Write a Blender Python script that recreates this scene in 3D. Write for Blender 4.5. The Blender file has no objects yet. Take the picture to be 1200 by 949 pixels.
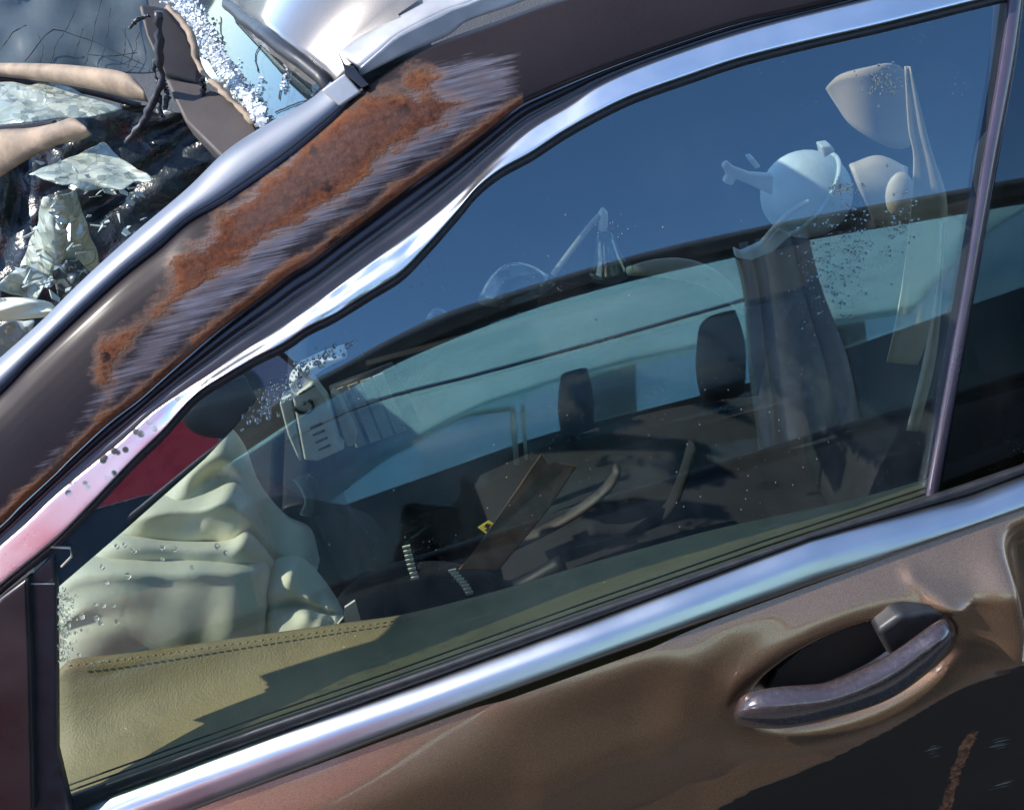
import bpy, bmesh, math, random
import numpy as np
from mathutils import Vector, Matrix
R = math.radians
scene = bpy.context.scene
COL = scene.collection
random.seed(7); rng = np.random.default_rng(7)

# ------------------------------------------------------------------ camera, sky, sun, exposure
CAM = np.array((0.0, -0.72, 1.70)); PITCH, ROLL, HFOV, LEAN = -36.0, 15.0, 52.0, 23.0
SUN = np.array((-0.66, 0.01, 0.70)); SUN = SUN / np.linalg.norm(SUN)      # towards the sun
cd = bpy.data.cameras.new('camera'); cam = bpy.data.objects.new('camera', cd); COL.objects.link(cam)
cd.sensor_width = 36; cd.lens = 18 / math.tan(R(HFOV / 2)); cd.clip_start = 0.01; cd.clip_end = 2000
cam.matrix_world = Matrix.Translation(CAM) @ Matrix.Rotation(R(90 + PITCH), 4, 'X') @ Matrix.Rotation(R(-ROLL), 4, 'Z')
scene.camera = cam
world = bpy.data.worlds.new('World'); scene.world = world; world.use_nodes = True
wn = world.node_tree.nodes; wl = world.node_tree.links
sky = wn.new('ShaderNodeTexSky'); sky.sky_type = 'NISHITA'; sky.sun_disc = False
sky.sun_elevation = math.asin(SUN[2]); sky.sun_rotation = math.atan2(SUN[0], SUN[1])
sky.air_density = 1.0; sky.dust_density = 0.1; sky.ozone_density = 4.0; sky.altitude = 1500
wl.new(sky.outputs[0], wn['Background'].inputs[0]); wn['Background'].inputs[1].default_value = 0.15
sd = bpy.data.lights.new('sun', 'SUN'); sd.energy = 2.5; sd.angle = R(0.5); sd.color = (1.0, 0.94, 0.86)
sun = bpy.data.objects.new('sun', sd); COL.objects.link(sun)
sun.rotation_euler = Vector(-SUN).to_track_quat('-Z', 'Y').to_euler(); sun.location = (-3, 1, 5)
scene.view_settings.view_transform = 'Standard'; scene.view_settings.look = 'None'
scene.view_settings.exposure = 1.45; scene.view_settings.gamma = 1.0
scene.cycles.max_bounces = 8; scene.cycles.transparent_max_bounces = 20
scene.cycles.glossy_bounces = 4; scene.cycles.transmission_bounces = 4; scene.cycles.diffuse_bounces = 3

# ------------------------------------------------------------------ surveying: lines of sight onto the car's surfaces
_p, _r = R(PITCH), R(ROLL)
_f = np.array((0, math.cos(_p), math.sin(_p))); _r0 = np.array((1., 0, 0)); _u0 = np.cross(_r0, _f)
_RR = _r0 * math.cos(_r) - _u0 * math.sin(_r); _UU = _u0 * math.cos(_r) + _r0 * math.sin(_r)
_t = math.tan(R(HFOV / 2))
def sight(px, py):
    v = _f + _RR * ((px - 600) / 600 * _t) - _UU * ((py - 474.5) / 600 * _t)
    return v / np.linalg.norm(v)
def PY(px, py, Y):
    v = sight(px, py); return CAM + v * ((Y - CAM[1]) / v[1])
GN = np.array((0, -math.cos(R(LEAN)), math.sin(R(LEAN))))                 # outward normal of the door glass
GP = PY(600, 750, 0.01)
def PG(px, py, off=0.0):
    v = sight(px, py); return CAM + v * (((GP - GN * off - CAM) @ GN) / (v @ GN))
def PP(px, py, p0, n):
    v = sight(px, py); return CAM + v * (((p0 - CAM) @ n) / (v @ n))
def RF(px, py, Y):                                                         # where the glass mirrors the plane y = Y
    p = PG(px, py); v = sight(px, py); r = v - 2 * (v @ GN) * GN
    return p + r * ((Y - p[1]) / r[1])

# ------------------------------------------------------------------ mesh helpers
def resample(pts, n, smooth=True):
    P = np.array(pts, float)
    if smooth and len(P) > 2:
        out = []
        Q = np.vstack((2 * P[0] - P[1], P, 2 * P[-1] - P[-2]))
        for i in range(1, len(Q) - 2):
            p0, p1, p2, p3 = Q[i - 1:i + 3]
            for t in np.linspace(0, 1, 10, endpoint=False):
                m1, m2 = (p2 - p0) / 2, (p3 - p1) / 2
                out.append((2*t**3-3*t*t+1)*p1 + (t**3-2*t*t+t)*m1 + (-2*t**3+3*t*t)*p2 + (t**3-t*t)*m2)
        out.append(Q[-2]); P = np.array(out)
    d = np.concatenate(([0], np.cumsum(np.linalg.norm(np.diff(P, axis=0), axis=1))))
    s = np.linspace(0, d[-1], n)
    return np.stack([np.interp(s, d, P[:, k]) for k in range(P.shape[1])], 1)
def at_x(pts, xs):
    P = np.array(pts, float); return np.stack((xs, np.interp(xs, P[:, 0], P[:, 1])), 1)
class MB:
    def __init__(self): self.v = []; self.f = []
    def add(self, verts, faces):
        o = len(self.v); self.v += [tuple(map(float, q)) for q in verts]
        self.f += [tuple(i + o for i in fc) for fc in faces]; return o
    def grid(self, G, close_u=False, close_v=False):
        n, m = len(G), len(G[0]); vs = [q for row in G for q in row]; fs = []
        for i in range(n if close_u else n - 1):
            for j in range(m if close_v else m - 1):
                a, b = i % n, (i + 1) % n; c, e = j % m, (j + 1) % m
                fs.append((a*m+c, b*m+c, b*m+e, a*m+e))
        self.add(vs, fs)
    def prism(self, poly, ext):                                            # polygon (3D, ordered) pushed along ext
        n = len(poly); P = [np.array(q, float) for q in poly]; e = np.array(ext, float)
        fs = [tuple(range(n)), tuple(range(2*n-1, n-1, -1))] + [(i, i+n, (i+1) % n + n, (i+1) % n) for i in range(n)]
        self.add(P + [q + e for q in P], fs)
    def box(self, c, s, M=None):
        vs = [np.array((x*s[0]/2, y*s[1]/2, z*s[2]/2)) for x in (-1,1) for y in (-1,1) for z in (-1,1)]
        if M is not None: vs = [np.array(M @ Vector(q)) for q in vs]
        self.add([q + np.array(c) for q in vs], [(0,1,3,2),(4,6,7,5),(0,4,5,1),(2,3,7,6),(0,2,6,4),(1,5,7,3)])
    def tube(self, path, rad, k=8, flat=1.0, up=(0, 0, 1)):
        P = [np.array(q, float) for q in path]; n = len(P); G = []
        for i, p in enumerate(P):
            t = P[min(i+1, n-1)] - P[max(i-1, 0)]; t = t / (np.linalg.norm(t) + 1e-9)
            a = np.cross(t, up); a = a / (np.linalg.norm(a) + 1e-9); b = np.cross(a, t)
            r = rad[i] if hasattr(rad, '__len__') else rad
            G.append([p + r * (a * math.cos(w) + b * flat * math.sin(w)) for w in np.linspace(0, 2*math.pi, k, endpoint=False)])
        o = len(self.v); self.grid(G, close_v=True); m = k
        self.f.append(tuple(o + j for j in range(m))); self.f.append(tuple(o + (n-1)*m + j for j in range(m-1, -1, -1)))
    def ball(self, c, r, M=None, nu=16, nv=10):
        G = []
        for i in range(nv + 1):
            th = math.pi * i / nv
            row = []
            for j in range(nu):
                ph = 2 * math.pi * j / nu
                q = np.array((r[0]*math.sin(th)*math.cos(ph), r[1]*math.sin(th)*math.sin(ph), r[2]*math.cos(th)))
                if M is not None: q = np.array(M @ Vector(q))
                row.append(q + np.array(c))
            G.append(row)
        self.grid(G, close_v=True)
    def build(self, name, mat, parent=None, smooth=True, solid=0, bevel=0, sub=0, offset=-1):
        me = bpy.data.meshes.new(name); me.from_pydata(self.v, [], self.f)
        bm = bmesh.new(); bm.from_mesh(me); bmesh.ops.remove_doubles(bm, verts=bm.verts, dist=1e-6)
        bmesh.ops.recalc_face_normals(bm, faces=bm.faces); bm.to_mesh(me); bm.free()
        for p in me.polygons: p.use_smooth = smooth
        me.materials.append(mat)
        o = bpy.data.objects.new(name, me); COL.objects.link(o); put(o, parent)
        if solid: m = o.modifiers.new('thickness', 'SOLIDIFY'); m.thickness = solid; m.offset = offset
        if bevel: m = o.modifiers.new('edge', 'BEVEL'); m.width = bevel; m.segments = 2; m.limit_method = 'ANGLE'; m.angle_limit = R(40)
        if sub: m = o.modifiers.new('sub', 'SUBSURF'); m.levels = sub; m.render_levels = sub
        if bevel and smooth:
            m = o.modifiers.new('wn', 'WEIGHTED_NORMAL'); m.keep_sharp = False
        return o
def put(o, parent):
    if parent is not None:
        o.parent = parent
        if parent.type == 'EMPTY': o.location = -Vector(parent.location)
def thing(name, label, cat, loc, group=None):
    o = bpy.data.objects.new(name, None); COL.objects.link(o); o.location = loc; o.empty_display_size = 0.1
    return tag(o, label, cat, group)
def tag(o, label, cat, group=None, kind=None):
    if label: o['label'] = label
    if cat: o['category'] = cat
    if group: o['group'] = group
    if kind: o['kind'] = kind
    return o
def fattr(o, name, vals):
    a = o.data.attributes.new(name, 'FLOAT', 'POINT'); a.data.foreach_set('value', np.asarray(vals, dtype=np.float32))
def poly_sd(Q, poly):                                                     # signed distance, positive inside
    P = np.array(poly, float); n = len(P); d = np.full(len(Q), 1e9); ins = np.zeros(len(Q), bool)
    for i in range(n):
        a, b = P[i], P[(i+1) % n]; e = b - a; w = Q - a
        t = np.clip((w @ e) / (e @ e + 1e-9), 0, 1); d = np.minimum(d, np.linalg.norm(w - t[:, None]*e, axis=1))
        if a[1] != b[1]: ins ^= ((a[1] > Q[:, 1]) != (b[1] > Q[:, 1])) & (Q[:, 0] < (b[0]-a[0]) * (Q[:, 1]-a[1]) / (b[1]-a[1]) + a[0])
    return np.where(ins, d, -d)

# ------------------------------------------------------------------ materials
class NT:
    def __init__(self, name):
        self.m = bpy.data.materials.new(name); self.m.use_nodes = True
        self.t = self.m.node_tree; self.n = self.t.nodes; self.l = self.t.links
        self.b = self.n['Principled BSDF']; self.out = self.n['Material Output']
    def node(self, typ, **kw):
        x = self.n.new(typ)
        for k, v in kw.items():
            if k == 'inp':
                for a, b in v.items(): self.set(x, a, b)
            else: setattr(x, k, v)
        return x
    def set(self, x, key, v):
        s = x.inputs[key]
        if isinstance(v, bpy.types.NodeSocket): self.l.new(v, s)
        else:
            if hasattr(v, '__len__') and len(v) == 3 and s.type == 'RGBA': v = (*v, 1)
            s.default_value = v
    def P(self, **kw):
        for k, v in kw.items(): self.set(self.b, k.replace('_', ' '), v)
    def coord(self, scale=(1,1,1), rot=(0,0,0), kind='Object'):
        c = self.node('ShaderNodeTexCoord'); mp = self.node('ShaderNodeMapping', inp={'Vector': c.outputs[kind]})
        mp.inputs['Scale'].default_value = scale; mp.inputs['Rotation'].default_value = rot
        return mp.outputs[0]
    def noise(self, scale, detail=4, rough=0.55, vec=None, dist=0.0):
        x = self.node('ShaderNodeTexNoise', inp={'Scale': scale, 'Detail': detail, 'Roughness': rough, 'Distortion': dist, 'Vector': vec or self.coord()})
        return x.outputs[0]
    def voro(self, scale, feature='F1', out='Distance', vec=None, rand=1.0):
        x = self.node('ShaderNodeTexVoronoi', feature=feature, inp={'Scale': scale, 'Vector': vec or self.coord(), 'Randomness': rand})
        return x.outputs[out]
    def noise_vec(self, scale, amt):                                      # object coordinates pushed about by noise
        n = self.node('ShaderNodeTexNoise', inp={'Scale': scale, 'Detail': 3.0, 'Vector': self.coord()}); c = self.coord()
        m = self.node('ShaderNodeVectorMath', operation='SCALE', inp={0: n.outputs['Color'], 'Scale': amt}); a = self.node('ShaderNodeVectorMath', operation='ADD', inp={0: c, 1: m.outputs[0]})
        return a.outputs[0]
    def ramp(self, v, a, b, lo=0.0, hi=1.0):
        x = self.node('ShaderNodeMapRange', inp={'Value': v, 'From Min': a, 'From Max': b, 'To Min': lo, 'To Max': hi}); x.clamp = True
        return x.outputs[0]
    def math(self, op, a, b=0.0):
        x = self.node('ShaderNodeMath', operation=op); self.set(x, 0, a); self.set(x, 1, b); return x.outputs[0]
    def mix(self, f, a, b):
        x = self.node('ShaderNodeMix', data_type='RGBA')
        for i, v in ((0, f), (6, a), (7, b)):
            s = x.inputs[i]
            if isinstance(v, bpy.types.NodeSocket): self.l.new(v, s)
            else: s.default_value = (*v, 1) if hasattr(v, '__len__') and len(v) == 3 else v
        return x.outputs[2]
    def fmix(self, f, a, b):
        x = self.node('ShaderNodeMix', data_type='FLOAT')
        for i, v in ((0, f), (2, a), (3, b)): 
            s = x.inputs[i]
            if isinstance(v, bpy.types.NodeSocket): self.l.new(v, s)
            else: s.default_value = v
        return x.outputs[0]
    def bump(self, h, strength=0.3, dist=0.002, normal=None):
        x = self.node('ShaderNodeBump', inp={'Height': h, 'Strength': strength, 'Distance': dist})
        if normal: self.set(x, 'Normal', normal)
        return x.outputs[0]
    def attr(self, name):
        return self.node('ShaderNodeAttribute', attribute_name=name).outputs['Fac']
def simple(name, col, rough=0.5, metal=0.0, var=0.25, scale=30, bump=0.15, bdist=0.001, bscale=None, **kw):
    t = NT(name); n = t.noise(scale)
    dark = tuple(c * (1 - var) for c in col); light = tuple(min(1, c * (1 + var)) for c in col)
    t.P(Base_Color=t.mix(t.ramp(n, 0.3, 0.7), dark, light), Metallic=metal, Roughness=t.ramp(n, 0.3, 0.7, max(0.02, rough - 0.08), min(1, rough + 0.08)), **kw)
    if bump: t.P(Normal=t.bump(t.noise(bscale or scale * 6), bump, bdist))
    return t.m
M = {}
def paint(name, rusty=False, base=(0.085, 0.052, 0.036), metal=0.65, dust=0.12):
    t = NT(name)
    fl = t.noise(2600, 1, 0.5); lg = t.noise(7, 5)
    col = t.mix(t.ramp(fl, 0.35, 0.75), tuple(c * 0.55 for c in base), tuple(c * 1.5 for c in base))
    dn = t.math('MULTIPLY', t.ramp(t.noise(3.5, 6, 0.6), 0.35, 0.75), dust)
    col = t.mix(dn, col, (0.30, 0.26, 0.22))
    rough = t.ramp(lg, 0.3, 0.7, 0.26, 0.36) if not rusty else t.ramp(lg, 0.3, 0.7, 0.42, 0.52); met = t.math('SUBTRACT', metal, t.math('MULTIPLY', dn, 0.9))
    coat = 0.9; nrm = t.bump(t.noise(420, 2), 0.05, 0.0004)
    if rusty:
        ru, sc = t.attr('rust'), t.attr('scrape'); rot = (0, R(-15), 0)
        # scraped-down paint: streaks across the pillar with ragged ends
        st = t.noise(1.0, 7, 0.66, t.coord((16, 16, 520), rot)); st2 = t.noise(1.0, 5, 0.6, t.coord((7, 7, 150), rot)); blo = t.noise(26, 5, 0.6)
        sv = t.math('ADD', t.math('ADD', t.math('MULTIPLY', st, 0.45), t.math('MULTIPLY', st2, 0.4)), t.math('MULTIPLY', blo, 0.35))
        sv = t.math('ADD', sv, t.math('MULTIPLY', t.math('SUBTRACT', sc, 0.5), 0.65)); sm = t.math('MULTIPLY', t.ramp(sv, 0.70, 0.86), 0.7)
        scol = t.mix(t.ramp(st, 0.35, 0.65), (0.05, 0.047, 0.056), (0.20, 0.192, 0.225)); scol = t.mix(t.ramp(blo, 0.5, 0.75), scol, (0.12, 0.09, 0.09))
        col = t.mix(sm, col, scol); met = t.fmix(sm, met, 0.1); rough = t.fmix(sm, rough, 0.5)
        # rust: ragged at several scales and drawn out along the scrape
        rag = t.noise(38, 8, 0.72); rag2 = t.noise(1.0, 6, 0.65, t.coord((30, 30, 170), rot))
        rv = t.math('ADD', ru, t.math('ADD', t.math('MULTIPLY', t.math('SUBTRACT', rag, 0.5), 0.8), t.math('ADD', t.math('MULTIPLY', t.math('SUBTRACT', rag2, 0.5), 0.7), t.math('MULTIPLY', t.math('SUBTRACT', t.noise(17, 4, 0.6), 0.5), 0.7))))
        rm = t.ramp(rv, 0.47, 0.62); halo = t.math('MULTIPLY', t.ramp(rv, 0.26, 0.50), 0.5)
        rn = t.noise(170, 8, 0.72); rb = t.noise(15, 5, 0.6); rs_ = t.noise(1.0, 6, 0.7, t.coord((26, 26, 240), rot))
        rcol = t.mix(t.ramp(rn, 0.30, 0.70), (0.030, 0.012, 0.009), (0.15, 0.050, 0.022))
        rcol = t.mix(t.math('MULTIPLY', t.ramp(rb, 0.45, 0.68), 0.75), rcol, (0.19, 0.062, 0.026))
        rcol = t.mix(t.math('MULTIPLY', t.ramp(rs_, 0.52, 0.66), 0.5), rcol, (0.05, 0.024, 0.024))
        rcol = t.mix(t.ramp(t.noise(46, 4), 0.60, 0.66), rcol, (0.02, 0.010, 0.009))
        edge_ = t.math('MULTIPLY', t.ramp(rv, 0.78, 0.58), t.ramp(rag, 0.4, 0.55)); rcol = t.mix(t.math('MULTIPLY', edge_, 0.6), rcol, (0.22, 0.10, 0.05))
        oxr = t.node('ShaderNodeSeparateXYZ', inp={0: t.coord()}).outputs[0]; deep = t.math('MULTIPLY', t.ramp(t.math('ADD', ru, t.math('MULTIPLY', t.math('SUBTRACT', rb, 0.5), 1.2)), 0.62, 1.0), t.ramp(oxr, -0.40, -0.24))
        rcol = t.mix(t.math('MULTIPLY', deep, 0.8), rcol, t.mix(t.ramp(rn, 0.3, 0.7), (0.050, 0.030, 0.027), (0.115, 0.066, 0.052)))
        col = t.mix(halo, col, (0.20, 0.115, 0.075)); col = t.mix(rm, col, rcol)
        met = t.fmix(rm, met, 0.0); rough = t.fmix(rm, rough, 0.85)
        coat = t.math('MULTIPLY', t.math('SUBTRACT', 1.0, t.math('MAXIMUM', rm, sm)), 0.05)
        hh = t.math('ADD', t.math('MULTIPLY', t.math('MULTIPLY', rn, rm), 1.2), t.math('MULTIPLY', t.math('ADD', rm, t.math('MULTIPLY', sm, -0.6)), 0.5))
        nrm = t.bump(hh, 0.7, 0.0016, nrm)
    if rusty: t.P(Specular_IOR_Level=0.08)
    t.P(Base_Color=col, Metallic=met, Roughness=rough, Coat_Weight=coat, Coat_Roughness=0.16 if rusty else 0.08, Normal=nrm)
    return t.m
M['rusty'] = paint('rusty_brown_paint', True, (0.020, 0.015, 0.017), 0.1, 0.03)
def door_paint(nm='scuffed_door_paint', base=(0.29, 0.176, 0.104), metal=0.85, coat=0.9):
    t = NT(nm)
    fl = t.noise(1500, 2, 0.6)
    col = t.mix(t.ramp(fl, 0.3, 0.75), tuple(c * 0.5 for c in base), tuple(c * 1.6 for c in base))
    sc, ru = t.attr('scrape'), t.attr('rust')
    st = t.noise(1.0, 7, 0.7, t.coord((16, 16, 460), (0, R(-24), 0)))
    fine = t.noise(1.0, 3, 0.5, t.coord((4, 4, 900), (0, R(24), 0)))
    sv = t.math('ADD', st, t.math('MULTIPLY', t.math('SUBTRACT', sc, 0.5), 0.55)); sm = t.math('MULTIPLY', t.ramp(sv, 0.62, 0.72), 0.8)
    col = t.mix(sm, col, (0.42, 0.42, 0.41))
    rv = t.math('ADD', ru, t.math('MULTIPLY', t.math('SUBTRACT', t.noise(48, 8, 0.75), 0.5), 1.3)); rm = t.ramp(rv, 0.5, 0.55)
    col = t.mix(rm, col, t.mix(t.ramp(t.noise(170, 6), 0.35, 0.65), (0.07, 0.02, 0.01), (0.28, 0.12, 0.05)))
    fs = t.math('MULTIPLY', t.ramp(fine, 0.70, 0.74), 0.10); col = t.mix(fs, col, (0.5, 0.45, 0.4))
    any_ = t.math('MAXIMUM', sm, rm)
    t.P(Base_Color=col, Metallic=t.fmix(any_, metal, 0.0), Roughness=t.fmix(any_, t.ramp(t.noise(6), 0.3, 0.7, 0.33, 0.42), 0.75),
        Coat_Weight=t.math('MULTIPLY', t.math('SUBTRACT', 1.0, any_), coat), Coat_Roughness=0.05,
        Normal=t.bump(any_, 0.5, 0.001, t.bump(t.noise(8, 3, 0.5), 0.16, 0.008)))
    return t.m
M['door'] = door_paint(); M['low_shade'] = door_paint('shaded_lower_door_paint', (0.0035, 0.0038, 0.0045), 0.0, 0.06)  # second paint is near black, imitating shade on the door below its crease
def chrome(name, corr, r0=0.14, r1=0.26, lum=1.0):
    t = NT(name); sp = t.voro(95); sp2 = t.noise(16, 4)
    spot = t.math('MULTIPLY', t.ramp(sp, 0.40, 0.28), t.ramp(sp2, 0.43, 0.50)); ox = t.node('ShaderNodeSeparateXYZ', inp={0: t.coord()}).outputs[0]; spot = t.math('MULTIPLY', spot, t.math('MULTIPLY', t.ramp(ox, -0.22, -0.36), corr))
    hz = t.noise(9, 5)
    col = t.mix(spot, t.mix(t.ramp(hz, 0.3, 0.7), (0.80*lum, 0.80*lum, 0.80*lum), (0.93*lum, 0.93*lum, 0.92*lum)), (0.05, 0.045, 0.045))
    t.P(Base_Color=col, Metallic=t.fmix(spot, 1.0, 0.0), Roughness=t.fmix(spot, t.ramp(hz, 0.3, 0.75, r0, r1), 0.8),
        Normal=t.bump(spot, 0.15, 0.0004, t.bump(t.noise(14, 3), 0.05, 0.003)))
    return t.m
M['chrome'] = chrome('weathered_bright_trim', 1.0, 0.24, 0.42, 0.9); M['chrome_clean'] = chrome('bright_belt_trim', 0.0, 0.26, 0.36, 0.62)
def glass(name, tint, ior, dust=0.0, wob=0.0, rough=0.0, glow=0.0, sheen=(1, 1, 1)):
    t = NT(name); t.n.remove(t.b)
    lw = t.node('ShaderNodeLayerWeight', inp={'Blend': 0.5}); r0 = ((ior - 1) / (ior + 1)) ** 2   # Schlick, the same from both sides of the pane
    fr = t.math('ADD', t.math('MULTIPLY', t.math('POWER', lw.outputs['Facing'], 5.0), 1 - r0), r0)
    tr = t.node('ShaderNodeBsdfTransparent', inp={'Color': tint}); gl = t.node('ShaderNodeBsdfGlossy', inp={'Roughness': rough, 'Color': sheen})
    if wob:
        nb = t.bump(t.noise(5, 2), wob, 0.004); t.set(gl, 'Normal', nb)
    mx = t.node('ShaderNodeMixShader'); t.set(mx, 0, fr); t.l.new(tr.outputs[0], mx.inputs[1]); t.l.new(gl.outputs[0], mx.inputs[2])
    res = mx.outputs[0]
    if dust:
        df = t.node('ShaderNodeBsdfDiffuse', inp={'Color': (0.75, 0.74, 0.70)})
        sp = t.math('MULTIPLY', t.ramp(t.voro(260), 0.13, 0.07), t.ramp(t.noise(13, 3), 0.56, 0.66))
        film = t.math('MULTIPLY', t.ramp(t.noise(1.0, 6, 0.65, t.coord((9, 9, 3), (0, R(25), 0))), 0.45, 0.8), 0.035)
        scr = t.math('MULTIPLY', t.ramp(t.noise(1.0, 2, 0.5, t.coord((3, 3, 260), (0, R(33), 0))), 0.72, 0.75), 0.05)
        dm = t.math('MULTIPLY', t.math('ADD', t.math('MAXIMUM', t.math('MULTIPLY', sp, 0.6), film), scr), dust)
        m2 = t.node('ShaderNodeMixShader'); t.set(m2, 0, dm); t.l.new(res, m2.inputs[1]); t.l.new(df.outputs[0], m2.inputs[2]); res = m2.outputs[0]
    if glow:                                                               # milky scatter put into the pane to imitate glare
        tl = t.node('ShaderNodeBsdfTranslucent', inp={'Color': (0.84, 0.95, 0.88)}); gm = t.ramp(t.noise(1.6, 6, 0.62), 0.32, 0.68, glow * 0.5, glow)
        m3 = t.node('ShaderNodeMixShader'); t.set(m3, 0, gm); t.l.new(res, m3.inputs[1]); t.l.new(tl.outputs[0], m3.inputs[2]); res = m3.outputs[0]
    t.l.new(res, t.out.inputs[0]); return t.m
M['glass'] = glass('tinted_door_glass', (0.70, 0.75, 0.72), 1.9, 0.55, 0.015, sheen=(0.60, 0.83, 1.0))
M['rear_glass'] = glass('dark_rear_glass', (0.35, 0.38, 0.38), 1.65, 0.3, 0.03, sheen=(0.62, 0.84, 1.0))
M['screen_glass'] = glass('windscreen_glass', (0.55, 0.62, 0.64), 1.45, 0.0, 0.05, 0.02, sheen=(0.52, 0.60, 0.68))
M['clear'] = glass('clear_plastic', (0.86, 0.95, 0.93), 1.6, 0.6)
M['other_glass'] = glass('neighbour_glass', (0.92, 0.98, 0.97), 1.4)
M['rubber'] = simple('black_rubber', (0.022, 0.021, 0.022), 0.45, var=0.3, scale=60)
M['frame'] = simple('dark_frame_paint', (0.030, 0.024, 0.024), 0.32, 0.3, scale=14, Coat_Weight=0.6, Coat_Roughness=0.12, bump=0.1)
M['purple'] = simple('glossy_black_pillar_trim', (0.05, 0.035, 0.05), 0.22, var=0.2, scale=20, Coat_Weight=0.7)
M['dark'] = simple('dark_cabin_plastic', (0.010, 0.010, 0.010), 0.6, var=0.4, scale=12)
M['charcoal'] = simple('charcoal_fabric', (0.013, 0.013, 0.014), 0.9, var=0.35, scale=25, bump=0.5, bscale=900)
M['handle'] = simple('handle_paint', (0.060, 0.044, 0.044), 0.22, 0.3, var=0.2, scale=200, Coat_Weight=1.0, Coat_Roughness=0.05, bump=0.04)
def cloth(name, col, var, weave, dirt):
    t = NT(name); n = t.noise(14, 5)
    w = t.node('ShaderNodeTexWave', inp={'Scale': weave, 'Distortion': 0.4, 'Vector': t.coord()})
    c = t.mix(t.ramp(n, 0.3, 0.75), tuple(x * (1 - var) for x in col), col)
    c = t.mix(t.math('MULTIPLY', t.ramp(t.noise(28, 6, 0.7), 0.58, 0.78), dirt), c, tuple(x * 0.4 for x in col))
    t.P(Base_Color=c, Roughness=0.7, Sheen_Weight=0.15, Subsurface_Weight=0.08, Subsurface_Radius=(.05,.05,.04), Subsurface_Scale=0.2, Normal=t.bump(w.outputs[0], 0.15, 0.0006, t.bump(t.voro(6, 'DISTANCE_TO_EDGE', 'Distance', t.noise_vec(5, 0.3)), 0.30, 0.010, t.bump(t.noise(12, 4, 0.55), 0.25, 0.006))))
    return t.m
M['airbag'] = cloth('cream_airbag_cloth', (0.80, 0.77, 0.58), 0.15, 260, 0.45)
M['belt'] = cloth('tan_belt_webbing', (0.55, 0.45, 0.31), 0.2, 420, 0.3)
M['tan'] = cloth('tan_trim_cloth', (0.52, 0.40, 0.28), 0.15, 500, 0.2)
M['mesh'] = cloth('grey_seat_mesh', (0.42, 0.38, 0.29), 0.3, 330, 0.4)
def vinyl():
    t = NT('olive_tan_vinyl'); v = t.voro(430); n = t.noise(9, 5)
    c = t.mix(t.ramp(n, 0.3, 0.7), (0.27, 0.205, 0.09), (0.34, 0.26, 0.12))
    c = t.mix(t.math('MULTIPLY', t.ramp(t.voro(70), 0.07, 0.04), t.ramp(t.noise(8), 0.5, 0.6)), c, (0.75, 0.70, 0.6))
    c = t.mix(t.math('MULTIPLY', t.ramp(t.noise(20, 7, 0.72), 0.5, 0.75), 0.5), c, (0.13, 0.10, 0.055))
    t.P(Base_Color=c, Roughness=0.55, Normal=t.bump(v, 0.28, 0.0012, t.bump(t.noise(60, 5, 0.6), 0.3, 0.002))); return t.m
M['vinyl'] = vinyl()
def facet(t, cell, amt, big):                                              # each little plate of broken glass tilts its own way
    geo = t.node('ShaderNodeNewGeometry'); nn = geo.outputs['Normal']
    for c, k in ((cell, amt), (big, amt * 0.6)):
        a = t.node('ShaderNodeVectorMath', operation='SUBTRACT', inp={0: c, 1: (0.5, 0.5, 0.5)}); b = t.node('ShaderNodeVectorMath', operation='SCALE', inp={0: a.outputs[0], 'Scale': k})
        nn = t.node('ShaderNodeVectorMath', operation='ADD', inp={0: nn, 1: b.outputs[0]}).outputs[0]
    return t.node('ShaderNodeVectorMath', operation='NORMALIZE', inp={0: nn}).outputs[0]
def cracked(name, a, b, scale, k=1.0, stretch=(1, 1, 1)):
    t = NT(name); ve = t.coord(stretch, (0, R(20), 0)); d = t.voro(scale, 'DISTANCE_TO_EDGE', 'Distance', ve); d2 = t.voro(scale * 4.5, 'DISTANCE_TO_EDGE', 'Distance', ve)
    cc = t.voro(scale * 1.0, 'F1', 'Color', ve); cc2 = t.voro(scale * 4.5, 'F1', 'Color', ve)
    bw = t.node('ShaderNodeSeparateColor', inp={0: cc}); bw2 = t.node('ShaderNodeSeparateColor', inp={0: cc2})
    val = t.math('ADD', t.math('MULTIPLY', bw.outputs[0], 0.6), t.math('MULTIPLY', bw2.outputs[1], 0.4))
    c = t.mix(val, a, b); c = t.mix(t.ramp(d2, 0.03, 0.0, 0, 0.4*k), c, (0.03, 0.05, 0.05)); c = t.mix(t.ramp(d, 0.018, 0.0, 0, 0.8*k), c, (0.02, 0.03, 0.03))
    c = t.mix(t.math('MULTIPLY', t.ramp(t.noise(16, 5), 0.60, 0.72), 0.4), c, (0.45, 0.33, 0.16))
    t.P(Base_Color=c, Roughness=t.ramp(bw2.outputs[2], 0, 1, 0.10, 0.5), Specular_IOR_Level=0.6,
        Normal=facet(t, cc2, 0.55 if k > 0.7 else 0.14, cc))
    return t.m
M['cracked'] = cracked('crazed_laminated_glass', (0.20, 0.25, 0.20), (0.58, 0.62, 0.50), 26, 0.8, (1, 1, 0.7))
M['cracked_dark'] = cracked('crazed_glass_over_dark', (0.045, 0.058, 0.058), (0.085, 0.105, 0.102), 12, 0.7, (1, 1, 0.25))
M['shard'] = simple('shard_glass', (0.40, 0.46, 0.41), 0.2, var=0.3, scale=60, bump=0.1, Specular_IOR_Level=0.9)
M['arm'] = simple('dirty_tan_trim', (0.31, 0.225, 0.145), 0.7, var=0.45, scale=26, bump=0.4, bdist=0.002, bscale=90)
M['dull_glass'] = simple('dull_teal_glass', (0.085, 0.105, 0.105), 0.28, var=0.35, scale=9, bump=0.25, bdist=0.004, bscale=16)
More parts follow.
